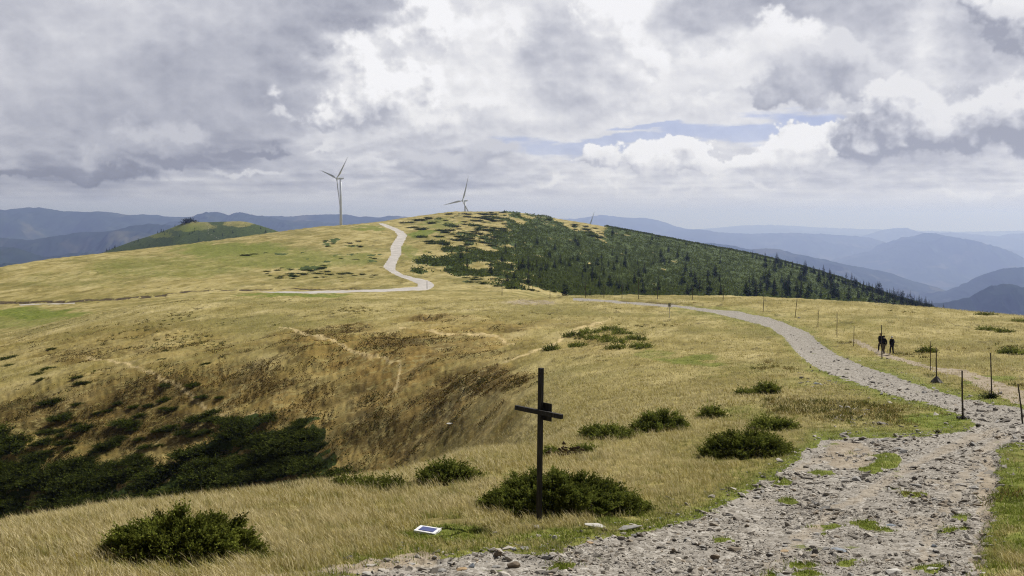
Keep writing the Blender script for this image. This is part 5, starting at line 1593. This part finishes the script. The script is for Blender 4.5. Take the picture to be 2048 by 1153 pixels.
def gravel():
    r = np.random.default_rng(400)
    protos = []
    for i in range(10):
        bm = rock_bm(420 + i, 9, bevel=0)
        bmesh.ops.triangulate(bm, faces=bm.faces[:])
        v = np.array([q.co for q in bm.verts]); bm.verts.index_update()
        f = np.array([[q.index for q in fc.verts] for fc in bm.faces])
        bm.free(); protos.append((v, f))
    n = 420000
    u = r.uniform(-0.30, 0.52, n); y = np.exp(r.uniform(math.log(14.5), math.log(130), n))
    x = u * y
    rd = grid_at(road, x, y); dt = grid_at(dirt, x, y)
    cl = fbm(x * 0.55, y * 0.55, 4, 0.6, 401)
    sx, sy = project(x, y, gz(x, y))
    scree = np.zeros(n)
    for e in [(1640, 768, 60, 10), (1700, 820, 45, 8), (1690, 838, 50, 9), (1740, 850, 60, 9), (1620, 755, 30, 5), (1850, 870, 90, 8)]:
        scree = np.maximum(scree, ell(*e, sx, sy))
    edge_ = np.exp(-np.abs(grid_at(road_sd, x, y)) / 14.0) * 0.25
    prob = np.maximum(np.where(rd > 0.5, np.clip(0.50 + cl * 1.4 - dt * 0.62, 0.06, 1), edge_), sstep(scree, 0.05, 0.5) * 0.6)
    k = r.uniform(0, 1, n) < prob * np.clip(30 / y, 0.10, 1) ** 1.15
    x, y = x[k], y[k]
    n = len(x)
    size = np.clip(0.029 * r.pareto(2.2, n) + 0.024, 0.024, 0.22) * np.clip(y / 24, 0.8, 1.5)
    keep = size > y * 0.00085
    x, y, size = x[keep], y[keep], size[keep]
    n = len(x)
    print('stones', n)
    z = gz(x, y)
    pick = r.integers(0, len(protos), n)
    CO, F, T = [], [], []
    off = 0
    pal = np.array([[0.27, 0.252, 0.226], [0.35, 0.332, 0.302], [0.45, 0.43, 0.40], [0.20, 0.186, 0.166], [0.13, 0.12, 0.11], [0.29, 0.25, 0.20], [0.33, 0.33, 0.33]])
    for p in range(len(protos)):
        s = np.where(pick == p)[0]
        v, f = protos[p]
        a = r.uniform(0, 6.28, len(s)); ca, sa = np.cos(a), np.sin(a)
        sc = np.stack([size[s] * r.uniform(0.8, 1.9, len(s)), size[s] * r.uniform(.7, 1.2, len(s)), size[s] * r.uniform(.28, .8, len(s))], -1)
        q = v[None] * sc[:, None]
        tl = r.normal(size=len(s)) * 0.22
        q[..., 2] += q[..., 0] * tl[:, None]
        xx = q[..., 0] * ca[:, None] - q[..., 1] * sa[:, None]; yy = q[..., 0] * sa[:, None] + q[..., 1] * ca[:, None]
        co = np.stack([xx + x[s][:, None], yy + y[s][:, None], q[..., 2] + z[s][:, None] + sc[:, 2:3] * 0.12], -1)
        CO.append(co.reshape(-1, 3)); F.append((f[None] + (np.arange(len(s)) * len(v))[:, None, None] + off).reshape(-1, 3))
        off += len(s) * len(v)
        c = np.array([1.04, 1.0, 0.945]) * pal[r.choice(len(pal), len(s), p=[.28, .27, .14, .10, .04, .11, .06])] * r.uniform(.8, 1.2, (len(s), 1))
        T.append(np.repeat(c, len(v), 0))
    me = np_mesh('gravel', np.vstack(CO), [np.vstack(F)], [ST_MIX], {'tint': np.vstack(T)}, smooth=False)
    tag(link('gravel', me), kind='stuff')


gravel()


# ------------------------------------------------------------------ heather and bilberry on the bowl side
def heather():
    r = np.random.default_rng(500)
    n = 90000
    u = r.uniform(-0.52, 0.1, n); y = np.exp(r.uniform(math.log(84), math.log(215), n))
    x = u * y
    br = np.maximum(grid_at(brown, x, y) * .8, grid_at(heath, x, y) * 0.98); cv = grid_at(cover, x, y); tr = grid_at(trail, x, y)
    a = y * 0.82 - x * 0.57; b = x * 0.82 + y * 0.57
    st = fbm(a * 0.36, b * 0.10, 5, 0.6, 501) + 0.5 * fbm(a * 1.3, b * 0.4, 3, 0.55, 502)
    sh = np.where((y > 120) & (u < -0.1), 0.10, 0)
    k = (np.clip(br, 0, 1) * 0.85 + sh + st * 0.95 > 0.72) & (cv < .4) & (tr < .3)
    x, y, br = x[k], y[k], br[k]
    n = len(x)
    per = 7
    i = np.repeat(np.arange(n), per); N = len(i)
    fx, fy = x[i] + r.normal(size=N) * .28, y[i] + r.normal(size=N) * .5
    z = gz(fx, fy) - 0.02
    d = unit(np.stack([r.normal(size=N) * .7, r.normal(size=N) * .7, r.uniform(.3, 1, N)], -1))
    ln = r.uniform(.08, .22, N)
    co, f = leaf_tris(np.stack([fx, fy, z], -1), d, ln, ln * .5, r)
    pal = np.array([[0.12, 0.08, 0.023], [0.17, 0.108, 0.030], [0.09, 0.075, 0.020], [0.065, 0.07, 0.017], [0.22, 0.15, 0.048]])
    w = fbm(x * 0.12, y * 0.06, 3, 0.5, 503)
    c = pal[np.clip(np.floor((w * 1.2 + 0.5 + r.normal(size=n) * .2) * 5), 0, 4).astype(int)][i] * r.uniform(.75, 1.3, (N, 1))
    tag(link('heather', np_mesh('heather', co, [f], [LEAF], {'tint': np.repeat(c, 4, 0)}, smooth=False)), kind='stuff')


heather()


# ------------------------------------------------------------------ plain materials
def plain(name, stops, scale, rough=0.7, spec=0.3, stretch=(1, 1, 1), metal=0.0, bump=0.0):
    m, g, b = material(name, rough, spec)
    P = g.v('MULTIPLY', g.n('ShaderNodeTexCoord').outputs['Object'], stretch)
    n = g.noise(P, scale, 6, 0.65)
    g.set(b.inputs['Base Color'], g.ramp(n, stops))
    b.inputs['Metallic'].default_value = metal
    if bump:
        bp = g.n('ShaderNodeBump'); bp.inputs['Strength'].default_value = bump; bp.inputs['Distance'].default_value = 0.01
        g.set(bp.inputs['Height'], n); g.t.links.new(bp.outputs[0], b.inputs['Normal'])
    return m


TARRED = plain('tarred timber', [(0.35, (0.005, 0.005, 0.005)), (0.52, (0.014, 0.012, 0.011)), (0.68, (0.050, 0.044, 0.038))], 9, 0.6, 0.25, (3, 3, 0.25), bump=0.5)
POSTWOOD = plain('weathered post wood', [(0.3, (0.035, 0.028, 0.022)), (0.7, (0.11, 0.09, 0.07))], 8, 0.9, 0.1, (4, 4, 0.3), bump=0.5)
WHITE = plain('white turbine paint', [(0.3, (0.60, 0.64, 0.70)), (0.7, (0.68, 0.72, 0.78))], 0.05, 0.5, 0.4)
MARBLE = plain('white marble', [(0.35, (0.62, 0.62, 0.64)), (0.5, (0.80, 0.80, 0.82)), (0.65, (0.86, 0.86, 0.88))], 9, 0.4, 0.4)
PLATE = plain('dark blue plate', [(0.3, (0.045, 0.06, 0.19)), (0.7, (0.075, 0.095, 0.26))], 4, 0.35, 0.5)
SIGNBLACK = plain('black sign paint', [(0.3, (0.012, 0.012, 0.014)), (0.7, (0.02, 0.02, 0.024))], 5, 0.5)
SIGNWHITE = plain('white sign paint', [(0.3, (0.62, 0.61, 0.58)), (0.7, (0.76, 0.75, 0.72))], 6, 0.6)


def empty(name, loc, rot=(0, 0, 0)):
    e = bpy.data.objects.new(name, None); C.objects.link(e)
    e.location = loc; e.rotation_euler = rot; e.empty_display_size = 0.3
    return e


def bevelled(o, w=0.004):
    md = o.modifiers.new('edges', 'BEVEL'); md.width = w; md.segments = 2; md.limit_method = 'ANGLE'
    return o


# ------------------------------------------------------------------ the cross
def build_cross():
    p = at(1078, 1046, 14, 60)
    k = p.y / FPX
    H = 316 * k * 1.005
    e = tag(empty('wooden_cross', p, (0, R(0.9), R(-46))), 'tall black cross of square beams standing in front of the widest juniper', 'cross')
    s = 0.085
    bevelled(link('upright_beam', Geo().box((0, 0, H / 2 - 0.15), (s, s, H + 0.3)).mesh('upright_beam', [TARRED], False), e))
    za = H * 0.722
    bar = 1.30
    # in the cross's own frame +x runs to the right and towards the viewer
    bevelled(link('cross_bar', Geo().box((0.02, -s / 2 - 0.037, za), (bar, 0.07, 0.092)).mesh('cross_bar', [TARRED], False), e))
    pl = bevelled(link('joint_plate', Geo().box((0.075, s / 2 + 0.014, za + 0.0), (0.36, 0.022, 0.36)).mesh('joint_plate', [TARRED], False), e))
    G = Geo()
    for dx in (-0.09, 0.20):
        for dz in (-0.12, 0.12):
            G.tube([(dx, s / 2 + 0.025, za + dz), (dx, s / 2 + 0.036, za + dz)], [0.011, 0.011], 6)
    link('bolt', G.mesh('bolt', [TARRED], False), pl)


build_cross()


# ------------------------------------------------------------------ plaque
def build_plaque():
    p = at(855, 1068, 14, 60)
    e = empty('memorial_plaque', (p.x, p.y + 0.05, p.z + 0.07), (R(2), R(3), R(-20)))
    tag(e, 'white bordered dark blue memorial plate lying in the green grass', 'plaque')
    bm = bmesh.new()
    r = random.Random(5)
    w, d, t = 0.44, 0.33, 0.035
    pts = []
    for a, b in (((-1, -1), (1, -1)), ((1, -1), (1, 1)), ((1, 1), (-1, 1)), ((-1, 1), (-1, -1))):
        for i in range(7):
            f = i / 7
            pts.append(((a[0] + (b[0] - a[0]) * f) * w / 2 + r.uniform(-.006, .006), (a[1] + (b[1] - a[1]) * f) * d / 2 + r.uniform(-.006, .006)))
    lo = [bm.verts.new((x, y, -t)) for x, y in pts]; hi = [bm.verts.new((x * .985, y * .985, 0)) for x, y in pts]
    bm.faces.new(hi); bm.faces.new(lo[::-1])
    for i in range(len(pts)):
        j = (i + 1) % len(pts); bm.faces.new((lo[i], lo[j], hi[j], hi[i]))
    me = bpy.data.meshes.new('stone_border'); bm.to_mesh(me); bm.free(); me.materials.append(MARBLE)
    link('stone_border', me, e)
    bevelled(link('blue_plate', Geo().box((0.005, -0.002, 0.003), (0.30, 0.20, 0.012)).mesh('blue_plate', [PLATE], False), e), 0.002)


build_plaque()


# ------------------------------------------------------------------ marker posts
def post_mesh(h, r0, seed, name='pole'):
    r = np.random.default_rng(seed)
    n = 9
    z = np.linspace(-0.3, h, n)
    pts = np.stack([np.cumsum(r.normal(size=n)) * 0.006 * h / 2.5, np.cumsum(r.normal(size=n)) * 0.006, z], -1)
    rad = r0 * (1.08 - 0.28 * np.linspace(0, 1, n)) * r.uniform(0.9, 1.12, n)
    return Geo().tube(pts, rad, 7).mesh(name, [POSTWOOD])


POSTS = [
    (1926, 740, 838, -2.5, .052, 'dark post with stones round its foot at the inner bend of the road', 'stones'),
    (1873, 695, 766, -2, .055, 'knotty post rising from a dark cone shaped mound beside the road', 'mound'),
    (1861, 682, 742, -1, .035, 'thin post with a white slab at its foot beside the knotty post', None),
    (1984, 705, 798, -2.5, .045, 'leaning post with a dark tuft at its foot between road and footpath', 'tuft'),
    (2046, 766, 848, -9, .045, 'strongly leaning post at the right edge of the picture', None),
    (1764, 650, 718, -2, .055, 'tall post standing in front of the two left hikers', None),
    (1707, 652, 693, 0, .04, 'thin post left of the hikers and their footpath', None),
    (1674, 625, 675, -1, .05, 'dark post two to the left of the hikers, taller than the thin one beside it', None),
    (1636, 622, 655, 0, .045, 'short post between the path and the road, left of the dark tall one', None),
    (1590, 597, 636, 5, .055, 'post leaning right with a white stone at its foot', None),
    (1526, 584, 624, 2, .06, 'post right of the two worn tracks joining the upper road', None),
    (1446, 570, 602, 0, .06, 'post left of the two worn tracks joining the upper road', None),
    (1385, 573, 600, 0, .06, 'thin post rising against the green hillside, first right of the white trail sign', None),
    (1315, 574, 599, 0, .05, 'thin short post rising against the green hillside, first left of the white trail sign', None),
    (1277, 556, 599, 0, .07, 'tallest post rising against the green hillside, left of the white trail sign', None),
    (1244, 569, 598, 0, .06, 'post just left of the tallest post against the green hillside', None),
    (1208, 571, 597, 0, .06, 'post second from the left end of the row against the green hillside', None),
    (1171, 565, 596, 0, .06, 'post at the left end of the row against the green hillside', None),
    (1100, 583, 598, 0, .06, 'short post on the pale saddle where the gravel road fades out', None),
    (1004, 575, 592, 0, .07, 'lone post on the pale slope below the scrub mats', None),
    (854, 563, 578, 0, .08, 'lone post beside the sharp bend of the far pale road', None),
]
for i, (px, ty, by, lean, rad, lb, extra) in enumerate(POSTS):
    p = at(px, by, 40, 236 if by > 590 and px > 1050 else 420)
    h = (by - ty) * p.y / FPX
    e = tag(empty('marker_post', p, (0, R(lean), 0)), lb, 'post', 'marker posts along the path')
    rad = max(rad * 0.72, p.y * 0.00027)
    link('pole', post_mesh(h, rad, 600 + i), e)
    r = np.random.default_rng(650 + i)
    if extra == 'mound':
        bm = bmesh.new()
        bmesh.ops.create_cone(bm, cap_ends=True, segments=14, radius1=0.42, radius2=0.08, depth=0.42)
        bmesh.ops.subdivide_edges(bm, edges=bm.edges[:], cuts=2, use_grid_fill=True)
        for v in bm.verts:
            n_ = float(fbm(np.array([v.co.x * 5]), np.array([v.co.y * 5 + v.co.z * 4]), 3, .5, 3)[0])
            v.co += Vector((v.co.x, v.co.y, 0)) * n_ * .4; v.co.z += 0.16
        me = bpy.data.meshes.new('earth_mound'); bm.to_mesh(me); bm.free(); me.materials.append(ST_DARK)
        m_ = link('earth_mound', me, e); m_.rotation_euler = (0, R(-lean), 0)
    if extra == 'stones':
        for j in range(5):
            a = j * 1.25
            me = ROCK_ME[j].copy(); me.materials.clear(); me.materials.append(ST_DARK)
            link('foot_stone', me, e, (math.cos(a) * .17, math.sin(a) * .15, 0.04), (0, 0, a), (.26, .22, .20))
    if extra == 'tuft':
        link('grass_tuft', juniper_mesh('grass_tuft', 0.7, 0.5, 0.22, 30, 6, 6, 0.09, 0.03, 680, tone=(0.02, 0.03, 0.008), tip=(0.05, 0.06, 0.02)), e, (-0.1, 0, 0))


def build_sign():
    p = at(1339, 636, 100, 236)
    k = p.y / FPX
    h = 30 * k
    e = tag(empty('trail_sign', p), 'white post with a small black sign head beside the upper road', 'sign')
    link('pole', Geo().tube([(0, 0, -.2), (0, 0, h * 0.72), (0, 0, h * .74)], [0.07, 0.065, 0.065], 8).mesh('pole', [SIGNWHITE]), e)
    b = link('sign_board', Geo().box((0, -.02, h * .86), (.42, .09, .46)).mesh('sign_board', [SIGNBLACK], False), e)
    bevelled(b, 0.03)
    link('white_mark', Geo().box((-.10, -.074, h * .86), (.09, .02, .24)).mesh('white_mark', [SIGNWHITE], False), b)
    link('white_mark', Geo().box((.10, -.074, h * .86), (.09, .02, .24)).mesh('white_mark', [SIGNWHITE], False), b)


build_sign()


# ------------------------------------------------------------------ dead thistle
def build_thistle():
    p = at(1128, 912, 30, 60)
    e = tag(empty('thistle', p), 'dry dark thistle stalks with round seed heads right of the cross', 'plant')
    DRY = plain('dry thistle', [(0.3, (0.035, 0.024, 0.014)), (0.7, (0.085, 0.058, 0.030))], 20, 0.9, 0.1)
    G, Hd = Geo(), Geo()
    r = np.random.default_rng(700)
    k = p.y / FPX
    heads = [(0, 26), (-4, 17), (2, 18), (-8, 14), (18, 17), (15, 13), (23, 15), (29, 16), (33, 13), (-26, 12), (-32, 9), (8, 8), (-16, 8), (38, 12)]
    for dx, dz in heads:
        x = dx * k; z = dz * k; y = r.normal() * 0.15
        G.tube([(x * .75, y * .6, -0.05), (x * .9, y, z * .5), (x, y, z)], [0.010, 0.008, 0.006], 5)
        for q in range(7):
            d = unit(r.normal(size=3)) * 0.06
            G.tube([(x, y, z), (x + d[0] * 1.3, y + d[1], z + d[2])], [0.034, 0.014], 5)
        # dry leaves on the stalk
        for q in range(5):
            t = r.uniform(.2, .8); a = r.uniform(0, 6.28)
            b0 = np.array([x * (.75 + .25 * t), y, z * t])
            Hd.put([b0, b0 + (math.cos(a) * .05, math.sin(a) * .05, .03), b0 + (math.cos(a) * .14, math.sin(a) * .14, .0), b0 + (math.cos(a) * .05, math.sin(a) * .05, -.02)], [[[0, 1, 2, 3]]])
    link('seed_heads', G.mesh('seed_heads', [DRY]), e)
    link('dry_leaves', Hd.mesh('dry_leaves', [DRY], False), e)


build_thistle()


# ------------------------------------------------------------------ wind turbines
def turbine_meshes(Rr):
    hubr = 1.6
    G = Geo()
    # blade along +z, chord along x, from root to tip
    n, m = 22, 12
    rings = []
    for i in range(n):
        t = i / (n - 1)
        z = 1.0 + (Rr - 1.0) * t
        if t < 0.06: c, th, mixr = 2.0, 2.0, 1
        else:
            c = 2.0 + (3.9 - 2.0) * float(sstep(t, 0.06, 0.22)) if t < 0.22 else 3.9 * (1 - (t - 0.22) / 0.78) ** 0.95 + 0.25
            th = max(c * (0.45 - 0.32 * min(t * 1.6, 1)), 0.12)
        tw = R(16) * (1 - t) ** 2
        a = np.linspace(0, 2 * np.pi, m, endpoint=False)
        x = np.cos(a) * c / 2 + c * 0.16 * min(t * 5, 1); y = np.sin(a) * th / 2
        rings.append(np.stack([x * np.cos(tw) - y * np.sin(tw), x * np.sin(tw) + y * np.cos(tw) - 1.6 * t * t, np.full(m, z)], -1))
    co = np.concatenate(rings)
    idx = np.arange(n * m).reshape(n, m)
    q = np.stack([idx[:-1], np.roll(idx, -1, 1)[:-1], np.roll(idx, -1, 1)[1:], idx[1:]], -1).reshape(-1, 4)
    G.put(co, [q])
    blade = G.mesh('blade', [WHITE])
    hub = Geo().tube([(0, -3.6, 0), (0, -3.3, 0), (0, -2.4, 0), (0, -.8, 0), (0, 0.9, 0)], [0.2, 0.9, 1.6, 1.9, 1.8], 18).mesh('hub', [WHITE])
    bm = bmesh.new()
    bmesh.ops.create_cube(bm, size=1)
    for v in bm.verts:
        v.co = Vector((v.co.x * 3.6, v.co.y * 11 + 6.6, v.co.z * 3.8 + .2))
        if v.co.y > 6: v.co.x *= .8; v.co.z = v.co.z * .85 + .3
    bmesh.ops.bevel(bm, geom=bm.edges[:], offset=0.6, segments=3, affect='EDGES')
    nac = bpy.data.meshes.new('nacelle'); bm.to_mesh(nac); bm.free(); nac.materials.append(WHITE)
    return blade, hub, nac


BLADE, HUB, NAC = turbine_meshes(1.0 * 53)


def turbine(hx, hy, Y, Rr, ang, yaw, label):
    ux, uz = ray(hx, hy)
    hub = Vector((ux * Y, Y, uz * Y))
    k = Rr / 53
    d = Vector((-math.sin(R(yaw)), -math.cos(R(yaw)), 0))       # the way the rotor faces
    tx, ty = hub.x - d.x * 6 * k, hub.y - d.y * 6 * k
    base = float(gz(tx, ty)) - 1
    e = tag(empty('wind_turbine', (tx, ty, base)), label, 'wind turbine', 'wind turbines on the ridge')
    Ht = hub.z - base - 1.6 * k
    link('tower', Geo().tube([(0, 0, 0), (0, 0, Ht * .33), (0, 0, Ht * .66), (0, 0, Ht)], [2.5 * k, 2.25 * k, 1.95 * k, 1.6 * k], 24).mesh('tower', [WHITE]), e)
    rz_ = math.atan2(d.x, -d.y)
    loc = hub - e.location
    link('nacelle', NAC, e, loc, (0, 0, rz_), (k, k, k))
    h = link('hub', HUB, e, loc, (0, 0, rz_), (k, k, k))
    for j in range(3):
        # ang: direction of the first blade in the rotor plane, counter-clockwise from the right
        a = R(90 - ang - 120 * j)
        b = link('blade', BLADE, h, (0, -1.6, 0), (0, a, 0))
    return e


turbine(675, 357.5, 1900, 53.5, 43, 49, 'white wind turbine with its whole tower in view on the left of the winding road')
turbine(926, 402, 1900, 46.5, 69, 43, 'white wind turbine sunk behind the round summit so only rotor and nacelle show')
turbine(1173, 471.5, 1900, 46.5, 65, 43, 'wind turbine of which one blade tip shows beyond the right shoulder of the summit')


# ------------------------------------------------------------------ hikers
CLOTH = plain('black jacket', [(0.3, (0.006, 0.006, 0.008)), (0.7, (0.014, 0.014, 0.018))], 12, 0.85, 0.1)
TROUSER = plain('dark trousers', [(0.3, (0.012, 0.012, 0.016)), (0.7, (0.026, 0.026, 0.034))], 12, 0.85, 0.1)
TAN = plain('khaki trousers', [(0.3, (0.10, 0.085, 0.06)), (0.7, (0.16, 0.135, 0.10))], 12, 0.85, 0.1)
SKIN = plain('skin', [(0.3, (0.42, 0.26, 0.19)), (0.7, (0.50, 0.32, 0.24))], 12, 0.6, 0.3)
HAIRG = plain('grey white hair', [(0.3, (0.45, 0.44, 0.42)), (0.7, (0.66, 0.65, 0.62))], 40, 0.7, 0.2)
HAIRB = plain('light brown hair', [(0.3, (0.30, 0.20, 0.10)), (0.7, (0.45, 0.33, 0.18))], 40, 0.7, 0.2)
CAPB = plain('dark cap', [(0.3, (0.02, 0.02, 0.022)), (0.7, (0.04, 0.04, 0.045))], 10, 0.8)
BOOT = plain('pale walking shoe', [(0.3, (0.25, 0.25, 0.25)), (0.7, (0.45, 0.45, 0.44))], 10, 0.8)
STEEL = plain('pole metal', [(0.3, (0.10, 0.10, 0.11)), (0.7, (0.2, 0.2, 0.21))], 10, 0.4, 0.5)


def skin_mesh(name, verts, edges, radii, mat, root=0, level=2):
    """one continuous surface grown over a joint skeleton"""
    me = bpy.data.meshes.new(name)
    me.from_pydata(verts, edges, [])
    o = bpy.data.objects.new(name, me); C.objects.link(o)
    md = o.modifiers.new('skin', 'SKIN')
    for i, rr in enumerate(radii):
        sv = me.skin_vertices[0].data[i]
        sv.radius = rr if isinstance(rr, tuple) else (rr, rr)
        sv.use_root = (i == root)
    md.use_smooth_shade = True
    o.modifiers.new('sub', 'SUBSURF').levels = level
    o.modifiers['sub'].render_levels = level
    dg = bpy.context.evaluated_depsgraph_get()
    ev = bpy.data.meshes.new_from_object(o.evaluated_get(dg))
    bpy.data.objects.remove(o)
    ev.name = name
    ev.materials.clear(); ev.materials.append(mat)
    for p in ev.polygons: p.use_smooth = True
    return ev


def hiker(px, py_foot, py_top, label, step, hair, trouser, yaw=0, ymin=60, pole=0, arm=0.25, cap=None):
    p = at(px, py_foot, ymin, 236)
    H = (py_foot - py_top) * p.y / FPX
    k = H / 1.72
    e = empty('person', p, (0, 0, R(yaw)))
    e.scale = (k, k, k)
    tag(e, label, 'person', 'hikers on the footpath')
    s = step
    # walking away from the viewer along +y; x to the right
    J = {'pel': (0, 0, .93), 'wst': (0, .01, 1.06), 'chs': (0, .02, 1.28), 'nck': (0, .03, 1.47), 'nk2': (0, .045, 1.53), 'hd0': (0, .06, 1.60), 'hd1': (0, .06, 1.68),
         'shl': (-.17, .02, 1.41), 'ell': (-.23, -.02 - arm * s * .4, 1.14), 'wrl': (-.21, .10 - arm * s, .92),
         'shr': (.17, .02, 1.41), 'elr': (.23, -.02 + arm * s * .4, 1.14), 'wrr': (.21, .10 + arm * s, .92),
         'hpl': (-.09, 0, .88), 'knl': (-.10, .06 + .16 * s, .50), 'anl': (-.10, .30 * s - .02, .09), 'tol': (-.11, .30 * s + .15, .04),
         'hpr': (.09, 0, .88), 'knr': (.10, .06 - .10 * s, .50), 'anr': (.10, -.30 * s - .02, .10), 'tor': (.11, -.30 * s + .14, .04)}
    names = list(J)
    E = [('pel', 'wst'), ('wst', 'chs'), ('chs', 'nck'), ('nck', 'nk2'), ('nk2', 'hd0'), ('hd0', 'hd1'), ('chs', 'shl'), ('shl', 'ell'), ('ell', 'wrl'), ('chs', 'shr'), ('shr', 'elr'), ('elr', 'wrr'),
         ('pel', 'hpl'), ('hpl', 'knl'), ('knl', 'anl'), ('anl', 'tol'), ('pel', 'hpr'), ('hpr', 'knr'), ('knr', 'anr'), ('anr', 'tor')]
    rad = {'pel': .13, 'wst': .12, 'chs': .135, 'nck': .06, 'nk2': .055, 'hd0': .085, 'hd1': .085, 'shl': .07, 'ell': .045, 'wrl': .032, 'shr': .07, 'elr': .045, 'wrr': .032,
           'hpl': .095, 'knl': .062, 'anl': .042, 'tol': .036, 'hpr': .095, 'knr': .062, 'anr': .042, 'tor': .036}
    ix = {n: i for i, n in enumerate(names)}
    V = [J[n] for n in names]; ED = [(ix[a], ix[b]) for a, b in E]; RD = [rad[n] for n in names]
    # hands: palm and five fingers each, curled a little
    for sd, wr in ((-1, 'wrl'), (1, 'wrr')):
        w = np.array(J[wr]); el_ = np.array(J['ell' if sd < 0 else 'elr'])
        d = unit(w - el_)
        pb = len(V); V.append(tuple(w + d * .07)); RD.append((.030, .016)); ED.append((ix[wr], pb))
        for f in range(4):
            o_ = np.array([0, (f - 1.5) * .019, 0])
            a = w + d * .11 + o_; b = a + d * (.045 - .005 * abs(f - 1.2)) + np.array([-sd * .012, 0, 0])
            V += [tuple(a), tuple(b)]; RD += [.0095, .0075]
            ED += [(pb, len(V) - 2), (len(V) - 2, len(V) - 1)]
        a = w + d * .055 + np.array([-sd * .01, .035, 0]); b = a + d * .035 + np.array([-sd * .01, .012, 0])
        V += [tuple(a), tuple(b)]; RD += [.011, .008]; ED += [(pb, len(V) - 2), (len(V) - 2, len(V) - 1)]
    body = skin_mesh('body', V, ED, RD, SKIN)
    # ears, nose
    link('body', body, e)
    # jacket: torso and sleeves
    jn = ['pel', 'wst', 'chs', 'nck', 'shl', 'ell', 'wrl', 'shr', 'elr', 'wrr']
    jx = {n: i for i, n in enumerate(jn)}
    jr = {'pel': (.20, .16), 'wst': (.19, .155), 'chs': (.20, .165), 'nck': .085, 'shl': .095, 'ell': .075, 'wrl': .058, 'shr': .095, 'elr': .075, 'wrr': .058}
    jv = [J[n] for n in jn]; jv[0] = (0, 0, .84)
    link('jacket', skin_mesh('jacket', jv, [(jx[a], jx[b]) for a, b in E if a in jx and b in jx], [jr[n] for n in jn], CLOTH), e)
    tn = ['pel', 'hpl', 'knl', 'anl', 'hpr', 'knr', 'anr']
    tx = {n: i for i, n in enumerate(tn)}
    tr_ = {'pel': .14, 'hpl': .115, 'knl': .085, 'anl': .068, 'hpr': .115, 'knr': .085, 'anr': .068}
    link('trousers', skin_mesh('trousers', [J[n] for n in tn], [(tx[a], tx[b]) for a, b in E if a in tx and b in tx], [tr_[n] for n in tn], trouser), e)
    for an, to in (('anl', 'tol'), ('anr', 'tor')):
        a, b = J[an], J[to]
        link('shoe', skin_mesh('shoe', [(a[0], a[1] - .05, .045), (a[0], a[1] + .03, .05), (b[0], b[1] + .02, .035)], [(0, 1), (1, 2)], [.048, .055, .042], BOOT, level=1), e)
    bm = bmesh.new()
    bmesh.ops.create_uvsphere(bm, u_segments=20, v_segments=12, radius=1)
    for v in bm.verts:
        n_ = v.co.copy()
        v.co = Vector((n_.x * .105, n_.y * .118 + .045, n_.z * .118 + 1.655))
        if n_.y > .35 and n_.z < .45: v.co.y -= .075           # open at the face
        if n_.z < -.5: v.co.z += .02
    me = bpy.data.meshes.new('hair'); bm.to_mesh(me); bm.free(); me.materials.append(cap or hair)
    for q in me.polygons: q.use_smooth = True
    link('cap' if cap else 'hair', me, e)
    if pole:
        hx = J['wrr' if pole > 0 else 'wrl']
        st = link('walking_pole', Geo().tube([(hx[0] + .02 * pole, hx[1] + .06, .92), (hx[0] + .06 * pole, hx[1] - .15, .0)], [.014, .010], 6).mesh('walking_pole', [STEEL]), None)
        st.location = e.location; st.rotation_euler = e.rotation_euler; st.scale = e.scale
        tag(st, 'thin walking pole held beside the middle hiker', 'walking pole')
    return e


hiker(1761, 703.8, 667, 'left hiker in a black jacket and dark trousers, half hidden by the tall post', 0.7, HAIRB, TROUSER, yaw=8)
hiker(1767.6, 708, 672, 'middle hiker in a black jacket with a dark cap, khaki trousers and pale shoes', -0.8, HAIRB, TAN, yaw=12, pole=1, cap=CAPB)
hiker(1783.4, 709, 673.6, 'right hiker walking apart in a black jacket with white hair', 0.5, HAIRG, TROUSER, yaw=6)
